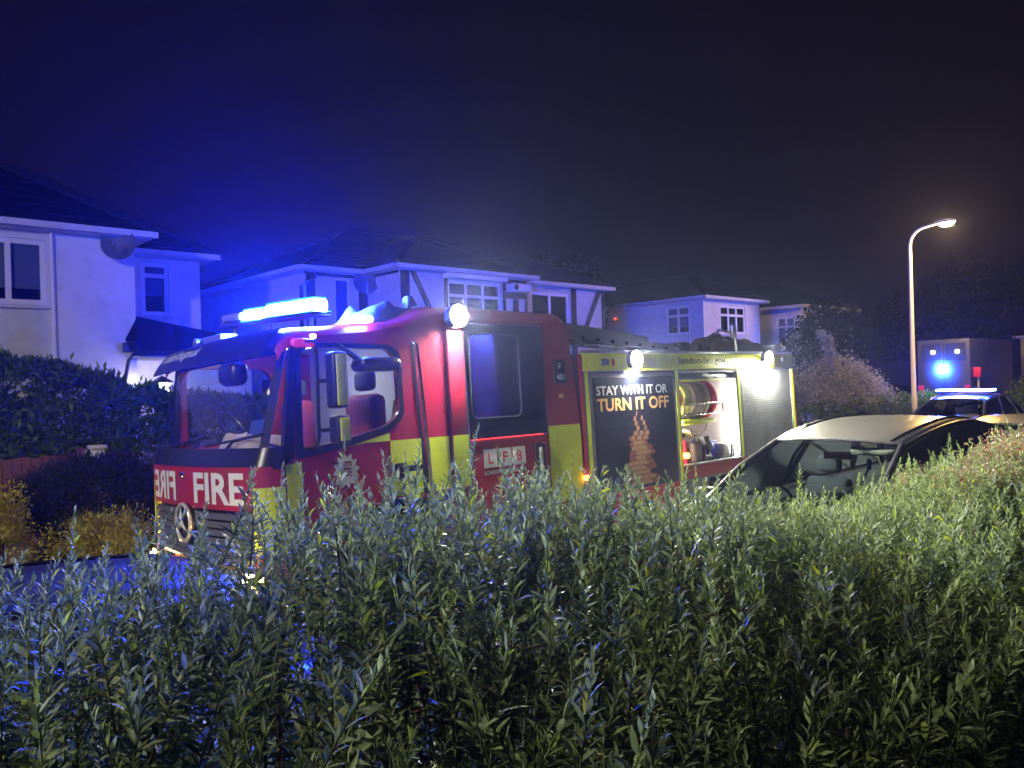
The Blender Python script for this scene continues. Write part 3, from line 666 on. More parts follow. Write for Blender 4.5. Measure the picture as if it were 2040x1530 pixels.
# crew cab
crew = [(1.574, 1.26), (1.574, 2.70), (3.07, 2.70), (3.10, 2.62), (3.21, 1.62), (3.215, .62), (1.60, .62)]
hole = rect(1.768, 2.735, .95, 2.672)
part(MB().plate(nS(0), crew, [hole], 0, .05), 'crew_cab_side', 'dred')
part(MB().plate(nS(WD - .05), crew, (), 0, .05), 'crew_cab_side', 'red')
part(MB().loft([[(3.07, .01, 2.72), (3.10, .0, 2.62), (3.21, .0, 1.62), (3.215, .0, .62)], [(3.07, WD - .01, 2.72), (3.10, WD, 2.62), (3.21, WD, 1.62), (3.215, WD, .62)]]), 'crew_cab_rear', 'dred', recalc=False)
part(MB().box(1.55, 3.19, .06, 2.19, .95, .97), 'crew_floor', 'black')
part(MB().rbox(1.578, 1.752, -.035, -.001, 1.27, 2.60, .012), 'door_pillar', 'red', smooth=40)
part(MB().plate(nS(-.039), rect(1.582, 1.748, 1.28, 1.712), (), 0, .003), 'livery_panel', 'yel')
part(MB().tube([(1.760, -.03, 2.60), (1.765, -.03, 1.30)], .008, 6), 'pillar_trim', 'chrome')
part(MB().plate(nS(-.004), [(2.755, 1.0), (3.195, 1.0), (3.19, 1.725), (2.755, 1.725)], (), 0, .003), 'livery_panel', 'yel')
win = rr(rect(1.83, 2.41, 1.84, 2.58), .07)
strip = rr(rect(2.47, 2.66, 1.80, 2.60), .04)
cd = part(MB().plate(nS(-.006), rect(1.775, 2.728, .96, 1.652), (), 0, .045), 'crew_door', 'red')
ud = part(MB().plate(nS(-.008), rect(1.772, 2.728, 1.664, 2.668), [win, strip], 0, .045), 'upper_door', 'gblack', cd)
part(MB().plate(nS(.0), win, (), 0, .004), 'window_glass', 'tint', cd)
part(MB().plate(nS(.0), strip, (), 0, .004), 'window_glass', 'tint', cd)
fr_ = MB(); fr_.tube([(x, -.012, z) for x, z in win] + [(win[0][0], -.012, win[0][1])], .007, 5, False)
part(fr_, 'window_trim', 'rubber', cd, 60)
part(MB().rbox(1.80, 2.67, -.016, -.008, 1.653, 1.663, .003), 'light_strip', 'redstrip', cd)
for k, ch in enumerate('LFB'):
    x0 = 1.932 + .172 * k
    pq = part(MB().plate(nS(-.009), rect(x0, x0 + .152, 1.405, 1.565), (), 0, .002), 'letter_tile', 'white', cd)
    lettering(ch, nS(-.0105), x0 + .048, x0 + .106, 1.438, 1.532, M['bred'], pq, .014)
lettering('LONDON FIRE BRIGADE', nS(-.0085), 1.932, 2.428, 1.345, 1.378, M['lwhite'], cd, .012)
part(MB().rbox(2.55, 2.68, -.02, -.006, 1.16, 1.58, .006), 'handle_recess', 'black', cd)
part(MB().rbox(2.59, 2.62, -.05, -.022, 1.25, 1.54, .008), 'handle', 'alu', cd, 40)
fpl = part(MB().rbox(2.865, 3.02, -.012, -.001, 2.125, 2.345, .006), 'fleet_plate', 'ldark')
lettering('F', nS(-.0135), 2.925, 2.957, 2.255, 2.315, M['lwhite'], fpl, .012)
lettering('401', nS(-.0135), 2.895, 2.998, 2.15, 2.215, M['lwhite'], fpl, .012)
part(MB().plate(nS(-.003), rect(2.92, 2.985, 1.985, 2.025), (), 0, .002), 'sticker', 'lorange')
for (x0, y) in ((2.2, .25), (2.2, 1.55)):
    sx = part(MB().rbox(2.75, 3.15, y, y + .45, 1.35, 1.5, .05), 'crew_seat', 'gseat', smooth=50)
    part(MB().rbox(3.02, 3.16, y, y + .45, 1.5, 2.2, .05), 'backrest', 'gseat', sx, 50)
    part(MB().rbox(3.03, 3.13, y + .1, y + .35, 2.24, 2.42, .04), 'headrest', 'gseat', sx, 50)
part(MB().box(1.56, 3.18, 1.95, 1.97, 1.0, 2.68), 'inner_lining', 'lining')
part(MB().rbox(2.0, 2.5, 1.2, 1.25, 1.6, 2.25, .02), 'locker_screen', 'lining', smooth=40)
part(MB().box(1.8, 2.9, 1.5, 1.53, 2.60, 2.63), 'added_blue_strip', 'crewblue')  # added out of sight to fill the crew cab with blue
# equipment body
RX = [(3.275, .62), (3.275, 2.232), (7.455, 2.232), (7.505, 1.5), (7.52, .62)]
h1_ = rect(3.40, 4.785, 1.0, 2.205); h2_ = rect(4.87, 6.05, 1.165, 2.195); h3_ = rect(6.17, 7.375, 1.0, 2.215)
RX = [(3.275, .62), (3.275, 2.232), (7.455, 2.232), (7.505, 1.5), (7.52, .62), (6.6, .62), (6.45, .98), (5.35, .98), (5.2, .62)]
part(MB().plate(nS(0), RX, [h1_, h2_, h3_], 0, .04), 'body_side', 'dalu')
part(MB().plate(nS(WD - .04), RX, (), 0, .04), 'body_side', 'red')
part(MB().box(3.27, 7.45, .045, WD - .045, 2.39, 2.415), 'body_roof', 'alu')
part(MB().loft([[(7.458, .0, 2.415), (7.505, .0, 1.5), (7.52, 0, .6)], [(7.458, WD, 2.415), (7.505, WD, 1.5), (7.52, WD, .6)]]), 'body_rear', 'red', recalc=False)
part(MB().box(3.275, 3.295, .045, WD - .045, .65, 2.385), 'body_front', 'dred')
part(MB().plate(nS(-.004), [(3.225, .7), (3.272, .7), (3.272, 2.40), (3.235, 2.40)], (), 0, .03), 'corner_strip', 'red')
va = part(MB().rbox(3.28, 7.455, -.012, .03, 2.234, 2.415, .012), 'valance', 'yel', smooth=40)
lettering('london-fire.gov.uk', nS(-.0145), 4.87, 6.0, 2.275, 2.375, M['ldark'], va, .008)
part(MB().plate(nS(-.016), [(3.56, 2.29), (3.63, 2.29), (3.665, 2.305), (3.665, 2.345), (3.63, 2.36), (3.56, 2.36)], (), 0, .004), 'marker_lamp', 'ldark', va)
part(MB().lathe([(-.022, .028), (-.018, .034), (0, .034)], (7.17, -.012, 2.345), 'y', 16), 'marker_lamp', 'lamp_glass', va, 40)
part(MB().rbox(3.72, 3.75, -.016, -.01, 2.28, 2.36, .002), 'marker_lamp', 'bred', va)
part(MB().rbox(3.27, 7.46, -.004, .04, 2.417, 2.447, .008), 'roof_rail', 'alu', smooth=40)
for x0, x1, z0, z1 in ((3.30, 3.35, 1.0, 2.225), (4.80, 4.845, 1.0, 2.225), (6.075, 6.115, 1.0, 2.225), (7.40, 7.445, 1.0, 2.225)):
    film(rect(x0, x1, z0, z1), 'yel', 'edge_strip')
film([(7.452, 1.0), (7.49, 1.0), (7.455, 2.2), (7.449, 2.2)], 'red', 'edge_strip')
film([(4.845, 1.0), (6.17, 1.0), (6.17, 1.162), (4.845, 1.162)], 'red', 'sill_panel')
film([(3.28, .68), (4.80, .68), (4.80, .995), (3.28, .995)], 'red', 'sill_panel')
part(MB().box(4.85, 6.10, -.02, .03, 1.150, 1.166), 'sill_lip', 'alu')
def shutter(x0, x1, z0, z1, mat, pitch=.026):
    mb = MB(); prof = []; z = z0
    while z < z1 - .001:
        e = min(z + pitch, z1)
        prof += [(.022, z), (.010, z + .003), (.008, (z + e) / 2), (.010, e - .003)]; z = e
    mb.loft([[(x0, y, zz) for y, zz in prof], [(x1, y, zz) for y, zz in prof]])
    return part(mb, 'shutter', mat, smooth=30, recalc=False)
s1 = shutter(3.40, 4.785, 1.0, 2.205, 'slat'); s3 = shutter(6.17, 7.375, 1.0, 2.215, 'slat')
pst = part(MB().plate(nS(.0035), rect(3.425, 4.76, 1.0, 2.165), (), 0, .001), 'poster', 'navy', s1)
for z in np.arange(1.03, 2.16, .052): part(MB().box(3.426, 4.759, .0015, .0030, z, z + .0035), 'poster_groove', 'black', pst)
lettering('STAY WITH IT OR', nS(-.0005), 3.462, 4.642, 1.985, 2.082, M['lwhite'], pst, .022)
lettering('TURN IT OFF', nS(-.0005), 3.462, 4.655, 1.822, 1.955, M['lorange'], pst, .026)
fr3 = random.Random(5); zz_ = 1.03; row = 0
while zz_ < 1.80:
    t = (zz_ - 1.03) / .77; wl_ = (.225 * (1 - t) ** .8 + .05) * (1 + .16 * math.sin(row * 2.1)); cx_ = 4.085 + .045 * t + .03 * math.sin(row * 1.3)
    for (k_, mt, off) in ((1.0, 'flame', -.0006), (.62, 'flame2', -.0014)):
        n_ = 7; lo = []; hi = []
        if t > .58:                       # separate tongues at the top
            for c_ in ((-.6, .1, .7) if t < .72 else ((-.55, .55) if t < .9 else (-.5,))):
                h_ = wl_ * .34 * k_ * (1.15 - .75 * (t - .58) / .42); x_ = cx_ + c_ * wl_ + fr3.uniform(-.012, .012)
                part(MB().plate(nS(off), [(x_ - h_, zz_), (x_ + h_, zz_), (x_ + h_ * .75 + fr3.uniform(-.02, .02), zz_ + .047), (x_ - h_ * .6 + fr3.uniform(-.02, .02), zz_ + .047)], (), 0, .0006), 'flame_print', mt, pst)
        else:
            a0, a1 = cx_ - wl_ * k_ * fr3.uniform(.8, 1.15), cx_ + wl_ * k_ * fr3.uniform(.8, 1.2)
            part(MB().plate(nS(off), [(a0, zz_), (a1, zz_), (a1 + fr3.uniform(-.04, .03), zz_ + .025), (a1 + fr3.uniform(-.05, .01), zz_ + .047), (a0 + fr3.uniform(-.01, .05), zz_ + .047), (a0 + fr3.uniform(-.03, .03), zz_ + .02)], (), 0, .0006), 'flame_print', mt, pst)
    zz_ += .052; row += 1
# open locker: lining, roller, lamps
part(MB().box(4.86, 6.09, .90, .92, 1.14, 2.22).box(4.835, 4.855, .045, .90, 1.14, 2.22).box(6.095, 6.115, .045, .90, 1.14, 2.22).box(4.86, 6.09, .045, .90, 1.13, 1.145).box(4.86, 6.09, .045, .90, 2.225, 2.24), 'locker_lining', 'locker')
part(MB().rbox(4.88, 6.04, .02, .12, 2.115, 2.19, .02).lathe([(4.88, .045), (6.04, .045)], (0, .14, 2.165), 'x', 14), 'rolled_shutter', 'dalu', smooth=40)
part(MB().rbox(4.875, 6.045, .0, .02, 2.098, 2.118, .004), 'shutter_handle', 'yel', smooth=40)
part(MB().box(4.872, 4.888, .05, .075, 1.2, 2.08).box(6.03, 6.046, .05, .075, 1.2, 2.08), 'locker_light', 'locker_led')
hr = part(MB().lathe([(4.98, .09), (5.66, .09)], (0, .30, 1.885), 'x', 20), 'hose_reel', 'alu', smooth=40)
for k in range(9):
    x = 5.005 + .068 * k; r_ = .192 + .012 * math.sin(k * 1.7); pts = [(x + .012 * math.sin(a * 3), .30 + r_ * math.cos(a), 1.885 + r_ * math.sin(a)) for a in [2 * math.pi * j / 24 for j in range(25)]]
    part(MB().tube(pts, .036, 8, False), 'hose', 'hose' if k < 4 else 'hose2', hr, 60)
for x in (4.93, 5.655): part(MB().lathe([(0, .245), (.008, .25), (.03, .25), (.036, .24)], (x, .30, 1.885), 'x', 32), 'flange', 'bred', hr, 40)
fb = MB().tube([(4.98, .03, 1.72), (4.98, .03, 1.835), (5.74, .03, 1.835), (5.76, .03, 1.82), (5.76, .03, 1.735), (5.74, .03, 1.72), (4.98, .03, 1.72)], .012, 8)
part(fb, 'reel_guide', 'chrome', hr, 60)
part(MB().rbox(4.95, 5.62, .03, .5, 1.60, 1.665, .03), 'reel_tray', 'yel', hr, 40)
part(MB().tube([(5.10, .06, 1.62), (5.12, .05, 1.50), (5.25, .04, 1.46), (5.40, .05, 1.53), (5.46, .06, 1.62)], .009, 6), 'reel_cable', 'black', hr, 60)
part(MB().rbox(4.885, 4.95, -.03, .03, 1.235, 1.295, .015), 'side_marker', 'amber', smooth=40)
part(MB().rbox(3.20, 3.25, -.03, .0, 1.165, 1.215, .01), 'side_marker', 'amber', smooth=40)
# scene lights on the side
for (x, y, z) in ((1.658, -.06, 2.715), (4.05, -.022, 2.345), (6.733, -.022, 2.35)):
    hb_ = MB().lathe([(y + .004, .098), (y + .05, .09)], (x, 0, z), 'y', 24)
    arc = [math.radians(-66 + 312 * k / 18) for k in range(19)] if x < 5 else [math.radians(-25 + 230 * k / 16) for k in range(17)]
    hb_.loft([[(x + r * math.cos(q), yy, z + r * math.sin(q)) for r, yy in ((.100, y + .01), (.100, y - .055), (.092, y - .055), (.092, y + .01))] for q in arc], True)
    s = part(hb_, 'scene_light', 'black', smooth=40)
    part(MB().lathe([(y + .003, .088), (y - .008, .086), (y - .022, .074), (y - .034, .05), (y - .042, .022)], (x, 0, z), 'y', 24), 'lens', 'flood', s, 60)
# chassis and wheels
part(MB().box(.3, 7.4, .45, 1.8, .55, .75), 'chassis', 'black')
for ya, yb_ in ((.34, .36), (1.89, 1.91)):
    part(MB().box(.30, 1.66, ya, yb_, .35, 1.36), 'wheel_arch', 'rubber'); part(MB().box(5.15, 6.65, ya, yb_, .35, 1.1), 'wheel_arch', 'rubber')
part(MB().box(.30, 1.66, .055, 2.19, 1.365, 1.38), 'wheel_arch', 'rubber')
part(MB().box(3.3, 5.1, .05, .5, .4, .66).box(1.7, 3.2, .05, .6, .4, .9), 'underbody_tank', 'dalu')
for (x, near) in ((1.02, True), (5.9, True), (1.02, False), (5.9, False)):
    zc = .44 + (-.045 if near else .046); y0, y1 = (.03, .30) if near else (WD - .30, WD - .03)
    wp = MB().lathe([(y0, .30), (y0 + .01, .40), (y0 + .04, .44), (y1 - .04, .44), (y1 - .01, .40), (y1, .30)], (x, 0, zc), 'y', 36)
    w_ = part(wp, 'wheel', 'rubber', smooth=40)
    yo = y0 - .004 if near else y1 + .004
    part(MB().lathe([(yo, .06), (yo + (.07 if near else -.07), .14), (yo + (.05 if near else -.05), .26), (yo, .295)], (x, 0, zc), 'y', 28), 'rim', 'alu', w_, 40)
# rear and roof lamps
part(MB().rbox(7.2, 7.4, .08, .3, 2.45, 2.56, .03), 'rear_beacon', 'lamp_glass', smooth=50)
for y in (.12, 2.0): part(MB().rbox(7.51, 7.55, y, y + .13, 1.0, 1.35, .01), 'tail_light', 'bred', smooth=40)

# ------------------------------------------------------------------ loose things carried on or in the engine
ld = truck_thing('ladder', 'long alloy ladder lying along the roof of the equipment lockers', 'ladder')
for (y, z0) in ((.46, 0), (.86, 0), (.50, .105), (.82, .105)):
    mb = MB().loft([[(3.15, y - .018, 2.56 + z0 + .08), (3.15, y + .018, 2.56 + z0 + .08), (3.15, y + .018, 2.64 + z0 + .08), (3.15, y - .018, 2.64 + z0 + .08)],
                    [(5.62 - z0 * 6, y - .018, 2.45 + z0 + .02), (5.62 - z0 * 6, y + .018, 2.45 + z0 + .02), (5.62 - z0 * 6, y + .018, 2.53 + z0 + .02), (5.62 - z0 * 6, y - .018, 2.53 + z0 + .02)]], True)
    mb.build('rail', M['alu'], ld)
for k in range(10):
    x = 3.3 + .245 * k; z = 2.665 - .0688 * (x - 3.15)
    MB().tube([(x, .425, z), (x, .88, z)], .022, 8).build('rung', M['dkit'], ld, 40)
MB().rbox(5.55, 5.75, .42, .90, 2.46, 2.60, .02).build('foot', M['dkit'], ld, 40)
def lumpy(x0, x1, y0, y1, z0, z1, name, mat, parent, seed, nx=16, ny=12, amp=.25):
    r = np.random.default_rng(seed); g = r.normal(size=(6, 6)); mb = MB(); secs = []
    def nz(u_, v_):
        a, b = u_ * 4.99, v_ * 4.99; i, j = int(a), int(b); f, h = a - i, b - j
        f = f * f * (3 - 2 * f); h = h * h * (3 - 2 * h)
        return (g[i, j] * (1 - f) + g[min(i + 1, 5), j] * f) * (1 - h) + (g[i, min(j + 1, 5)] * (1 - f) + g[min(i + 1, 5), min(j + 1, 5)] * f) * h
    for i in range(nx + 1):
        sec = []
        for j in range(ny + 1):
            u_, v_ = i / nx, j / ny; e = min(1, 5 * min(u_, 1 - u_)) * min(1, 5 * min(v_, 1 - v_))
            h = (z1 - z0) * (e ** .5) * (.75 + amp * nz(u_, v_))
            sec.append((x0 + (x1 - x0) * u_ + .02 * nz(v_, u_), y0 + (y1 - y0) * v_, z0 + max(0, h)))
        secs.append(sec)
    return mb.loft(secs).build(name, M[mat], parent, 50, recalc=False)
rb = truck_thing('equipment_bag', 'long dark equipment bag strapped on the roof above the last locker', 'bag')
lumpy(6.22, 7.65, .38, .95, 2.45, 2.77, 'bag_body', 'kit', rb, 4, 20, 12, .12)
MB().tube([(6.72, .38, 2.46), (6.74, .40, 2.72), (6.76, .65, 2.80), (6.78, .95, 2.47)], .022, 6).rbox(6.70, 6.80, .40, .46, 2.66, 2.84, .02).build('strap', M['alu'], rb, 40)
MB().lathe([(6.05, .05), (6.12, .055), (6.13, .085), (6.24, .085)], (0, .55, 2.55), 'x', 14).build('nozzle', M['dkit'], rb, 40)
tp = truck_thing('tarpaulin', 'crumpled tarpaulin folded on the cab roof beside the white scene light', 'tarpaulin')
lumpy(.92, 1.55, .12, .75, 2.68, 2.86, 'cover', 'tarp', tp, 14, 24, 18, .12)
MB().add([(1.30, .12, 2.80), (1.40, .12, 2.82), (1.36, .13, 2.905), (1.32, .14, 2.90), (1.30, .22, 2.80), (1.40, .22, 2.82), (1.36, .2, 2.90), (1.32, .2, 2.90)], [(0, 1, 2, 3), (4, 7, 6, 5), (0, 3, 7, 4), (1, 5, 6, 2), (3, 2, 6, 7)]).build('folded_corner', M['tarp'], tp)
c1 = truck_thing('crumpled_jacket', 'pale crumpled jacket heaped on the dashboard behind the windscreen', 'jacket')
lumpy(-.05, .25, .22, .62, 1.70, 1.83, 'jacket_body', 'cloth', c1, 21, 20, 20, .13)
c2 = truck_thing('hat', 'pale cloth hat lying in the middle of the dashboard', 'hat')
lumpy(-.03, .24, .66, .98, 1.70, 1.87, 'hat_body', 'cloth', c2, 33, 16, 16, .08)
MB().tube([(.0, .72, 1.715), (.06, .62, 1.72), (.16, .62, 1.72), (.22, .72, 1.715)], .012, 5).build('brim', M['cloth'], c2, 50)
c3 = truck_thing('blue_folder', 'blue folder propped behind the pale hat on the dashboard', 'folder')
MB().loft([[(.24, .70, 1.71), (.24, 1.02, 1.71)], [(.30, .68, 1.95), (.30, 1.00, 1.93)]]).loft([[(.27, .70, 1.71), (.27, 1.02, 1.71)], [(.31, .68, 1.95), (.31, 1.00, 1.93)]]).build('folder_cover', M['bluecloth'], c3, recalc=False)
cp = truck_thing('paper_sheet', 'white paper sheet on the far end of the dashboard', 'paper')
MB().loft([[(-.04, 1.90, 1.712), (-.05, 2.02, 1.716)], [(.12, 1.88, 1.716), (.12, 2.02, 1.712)]]).build('sheet', M['white'], cp, recalc=False)
k1 = truck_thing('fire_extinguisher', 'red cylinder standing at the open locker edge under the hose reel', 'extinguisher')
MB().lathe([(1.147, .05), (1.152, .058), (1.40, .058), (1.44, .03), (1.46, .02)], (5.06, .16, 0), 'z', 18).build('cylinder', M['bred'], k1, 50)
MB().rbox(5.03, 5.12, .14, .18, 1.46, 1.50, .01).build('valve', M['black'], k1)
k2 = truck_thing('kit_bag', 'brown canvas kit bag in the open locker', 'bag')
MB().rbox(5.18, 5.38, .08, .34, 1.147, 1.39, .04).build('bag_body', M['kit'], k2, 50)
MB().tube([(5.20, .12, 1.39), (5.24, .10, 1.47), (5.32, .10, 1.47), (5.36, .12, 1.39)], .012, 6).build('handle', M['dkit'], k2, 60)
k3 = truck_thing('rubber_boots', 'dark rubber boots lying beside the brown kit bag', 'boots')
MB().tube([(5.40, .10, 1.20), (5.52, .10, 1.19), (5.56, .12, 1.30), (5.50, .14, 1.42)], [.045, .055, .055, .06], 10).build('boot', M['dkit'], k3, 60)
MB().tube([(5.44, .22, 1.20), (5.58, .22, 1.19), (5.62, .22, 1.28), (5.56, .20, 1.40)], [.045, .055, .055, .06], 10).build('boot', M['dkit'], k3, 60)
k4 = truck_thing('folded_hose', 'bundle of pale yellow folded hose above the kit bag', 'hose')
for k in range(5):
    o = .02 * k; MB().tube([(4.93 + o, .16 + .04 * k, 1.50), (5.08 + o, .12 + .04 * k, 1.545 - .012 * k), (5.25 + o, .10 + .04 * k, 1.50 - .01 * k), (5.40 + o, .10 + .04 * k, 1.42), (5.46 + o, .11 + .04 * k, 1.36)], .022, 7).build('hose_fold', M['hose' if k % 2 else 'whitebox'], k4, 60)
k5 = truck_thing('plastic_box', 'small blue plastic box at the back of the open locker', 'box')
MB().rbox(5.66, 5.80, .20, .45, 1.147, 1.36, .015).build('tub', M['bluebox'], k5, 40); MB().rbox(5.65, 5.81, .19, .46, 1.362, 1.38, .006).build('lid', M['bluebox'], k5, 40)
k6 = truck_thing('plastic_box', 'off white box with black handle in the locker corner', 'box')
MB().rbox(5.84, 6.03, .10, .38, 1.147, 1.34, .015).build('tub', M['whitebox'], k6, 40); MB().tube([(5.97, .09, 1.16), (5.97, .07, 1.32), (6.02, .07, 1.33), (6.02, .09, 1.17)], .012, 6).build('handle', M['black'], k6, 60)

# ------------------------------------------------------------------ cars (local x = rearwards from the front bumper, y across, z up)
def car(name, label, cat, u0, vc, paint, L, hw, xw, xh, xr, xe, zb, zh, zr, ze, rhw, group, ydark=False, seats=True):
    """xw/xh: foot and head of the windscreen, xr/xe: head and foot of the rear glass; zb belt, zh/zr/ze roof heights; rhw half roof width"""
    t = thing(name, label, cat, (u0, vc, 0), group)
    P = lambda x, y, z: (u0 + x, vc + y, z)
    def pt(mb, nm, mat, par=None, sm=None, **k): return mb.build(nm, M[mat] if isinstance(mat, str) else mat, par or t, sm, **k)
    zbon = zb - .10
    st = [(0, .62, .72), (.06, zbon - .2, .84), (.25, zbon - .06, .93), (.6, zbon, .98), (xw, zb, 1.0), (xh + .2, zb + .02, 1.0), ((xh + xr) / 2, zb + .03, 1.0), (xr, zb + .05, 1.0), (xe, zb + .06, .98), (L - .12, zb - .02, .93), (L - .03, zb - .2, .88), (L, .5, .8)]
    mb = MB(); secs = []
    for (x, zt, k) in st:
        h = hw * k; prof = [(-h * .9, .24), (-h * .985, .36), (-h, .58), (-h * .985, zt - .16), (-h * .93, zt - .03), (-h * .80, zt), (-h * .4, zt + .02)]
        secs.append([P(x, y, z) for y, z in prof] + [P(x, 0, zt + .03)] + [P(x, -y, z) for y, z in prof[::-1]])
    mb.loft(secs); mb.add(secs[0], [tuple(range(len(secs[0])))]); mb.add(secs[-1], [tuple(range(len(secs[0])))])
    body = pt(mb, 'body', paint, sm=40, recalc=False)
    # roof
    n = 10; mb = MB(); secs = []; RS = []
    for k in range(n + 1):
        q = k / n; x = xh + (xr - xh) * q
        zc = zh * (1 - q) ** 2 + 2 * (2 * zr - (zh + ze) / 2) * q * (1 - q) + ze * q * q
        w = rhw * (.94 + .06 * math.sin(math.pi * min(1, q * 1.4)))
        RS.append((x, w, zc))
        prof = [(-1, -.055), (-.97, -.03), (-.88, -.008), (-.6, .008), (0, .022)]
        lead = lambda y: -.10 * (1 - y * y) * (1 - q) ** 3
        secs.append([P(x + lead(a), a * w, zc + d) for a, d in prof] + [P(x + lead(-a), -a * w, zc + d) for a, d in prof[-2::-1]])
    pt(mb.loft(secs), 'roof', paint, sm=60, recalc=False)
    # windscreen and rear glass
    for s in (-1, 1):
        pt(MB().tube([P(x, s * w * .80, z + .004) for x, w, z in RS], .009, 5), 'roof_seam', 'black', sm=60)
    pt(MB().tube([P(RS[0][0] - .10 * (1 - y * y) - .012, RS[0][1] * y * .95, RS[0][2] + .02 * (1 - abs(y)) - .028 * abs(y) ** 3) for y in [-1 + k / 6 for k in range(13)]], .012, 5), 'windscreen_seal', 'rubber', sm=60)
    def screen(xa, za, wa, k, bulge, nm):
        x1, w1, z1 = RS[k]; mb = MB(); secs = []
        for i in range(13):
            y = -1 + 2 * i / 12; b = bulge * (1 - y * y)
            secs.append([P(xa * (1 - s) + x1 * s + b * (1 - .35 * s), y * .96 * (wa * (1 - s) + w1 * s), za * (1 - s) + (z1 - .012 * y * y) * s + .03 * math.sin(math.pi * s)) for s in [j / 6 for j in range(7)]])
        return pt(mb.loft(secs), nm, 'cglass', sm=60, recalc=False)
    screen(xw, zb + .0, hw * .86, 0, -.16, 'windscreen')
    screen(xe, zb + .04, hw * .80, n, .10, 'rear_window')
    for s in (-1, 1):
        belt = [(xw + (xe - xw) * q, s * hw * (.93 - .05 * abs(2 * q - 1)), zb + .015 + .05 * q) for q in [k / n for k in range(n + 1)]]
        top = [(x, s * w * .985, z - .05) for x, w, z in RS]
        mb = MB(); mb.loft([[P(*a), P((a[0] + b[0]) / 2, (a[1] + b[1]) / 2 + s * .025, (a[2] + b[2]) / 2), P(*b)] for a, b in zip(belt, top)])
        pt(mb, 'side_window', 'tint' if ydark else 'cglass', sm=60, recalc=False)
        fr = MB().tube([P(*belt[0])] + [P(x, s * w * .985, z - .045) for x, w, z in RS] + [P(*belt[-1])], .028, 8)
        fr.tube([P(*a) for a in belt], .014, 6)
        for k in (4, 8): fr.tube([P(*belt[k]), P(top[k][0], top[k][1], top[k][2])], .03, 6)
        pt(fr, 'window_frame', paint if cat == 'police car' else 'black', sm=60)
        pl = MB().tube([P(xw, s * hw * .86, zb), P((xw + xh) / 2 , s * (hw * .86 + RS[0][1]) / 2, (zb + zh) / 2 + .03), P(xh, s * RS[0][1] * .96, zh - .03)], .032, 8)
        pt(pl, 'windscreen_pillar', paint if cat == 'police car' else 'black', sm=60)
        mr = pt(MB().rbox(u0 + xw + .30, u0 + xw + .46, vc + s * (hw + .02) - .02 - (.10 if s < 0 else 0), vc + s * (hw + .02) + .02 + (.10 if s > 0 else 0), zb - .02, zb + .13, .04, 3), 'wing_mirror', 'black', sm=60)
        pt(MB().rbox(u0 + .02, u0 + .16, vc + s * hw * .62 - .13, vc + s * hw * .62 + .13, .60, .74, .04, 3), 'headlight', 'lamp_glass', sm=50)
        pt(MB().rbox(u0 + L - .14, u0 + L + .005, vc + s * hw * .72 - .1, vc + s * hw * .72 + .1, .72, .95, .03, 3), 'tail_light', 'bred', sm=50)
        for xx in (xw + .25, (xw + xe) / 2 + .25):
            pt(MB().rbox(u0 + xx + .55, u0 + xx + .75, vc + s * (hw + .012) - .012, vc + s * (hw + .012) + .012, zb - .16, zb - .12, .008), 'door_handle', paint)
        for xx in (.82, L - .85):
            w_ = pt(MB().lathe([(s * (hw - .19), .22), (s * (hw - .18), .29), (s * (hw - .15), .315), (s * (hw - .02), .315), (s * (hw + .004), .29), (s * (hw + .006), .21)], P(xx, 0, .315), 'y', 28), 'wheel', 'rubber', sm=40)
            pt(MB().lathe([(s * (hw - .0), .205), (s * (hw - .03), .14), (s * (hw + .002), .05)], P(xx, 0, .315), 'y', 20), 'rim', 'alu', w_, 40)
    pt(MB().rbox(u0 - .012, u0 + .02, vc - .26, vc + .26, .40, .51, .006), 'number_plate', 'white')
    pt(MB().rbox(u0 - .006, u0 + .06, vc - .5, vc + .5, .53, .62, .02), 'grille', 'black')
    pt(MB().rbox(u0 + xw - .02, u0 + xw + .5, vc - hw * .8, vc + hw * .8, zb - .25, zb - .02, .06, 3), 'dashboard', 'black', sm=50)
    if seats:
        for y in (-.36, .36):
            s_ = pt(MB().rbox(u0 + xh + .10, u0 + xh + .6, vc + y - .24, vc + y + .24, .40, .56, .05), 'seat', 'gseat', sm=50)
            pt(MB().rbox(u0 + xh + .52, u0 + xh + .66, vc + y - .23, vc + y + .23, .5, zh - .42, .06), 'backrest', 'gseat', s_, 50)
            pt(MB().rbox(u0 + xh + .56, u0 + xh + .66, vc + y - .12, vc + y + .12, zh - .38, zh - .20, .04), 'headrest', 'gseat', s_, 50)
        pt(MB().rbox(u0 + xr - .55, u0 + xr - .4, vc - .6, vc + .6, .5, zh - .5, .06), 'rear_seat', 'gseat', sm=50)
        pts = [P(xw + .62, .36 + .18 * math.cos(a), zb - .02 + .18 * math.sin(a)) for a in [2 * math.pi * k / 20 for k in range(21)]]
        pt(MB().tube(pts, .014, 6, False).tube([P(xw + .62, .36, zb - .02), P(xw + .4, .36, zb - .12)], .03, 6), 'steering_wheel', 'black', sm=60)
        pt(MB().rbox(u0 + xh + .0, u0 + xh + .05, vc - .13, vc + .13, zh - .18, zh - .11, .015), 'interior_mirror', 'black', sm=40)
        for y in (-.34,):
            pt(MB().rbox(u0 + xh - .02, u0 + xh + .04, vc + y - .2, vc + y + .2, zh - .13, zh - .06, .012), 'sun_blind', 'lining', sm=40)
    return t
G = 'vehicles parked along the near kerb'
car('parked_car', 'dark blue car glimpsed through the hedge below the front of the fire engine', 'car', -2.15, 3.58, 'car_blue', 4.2, .86, 1.1, 1.75, 3.55, 4.05, .98, 1.40, 1.465, 1.40, .60, G, True)
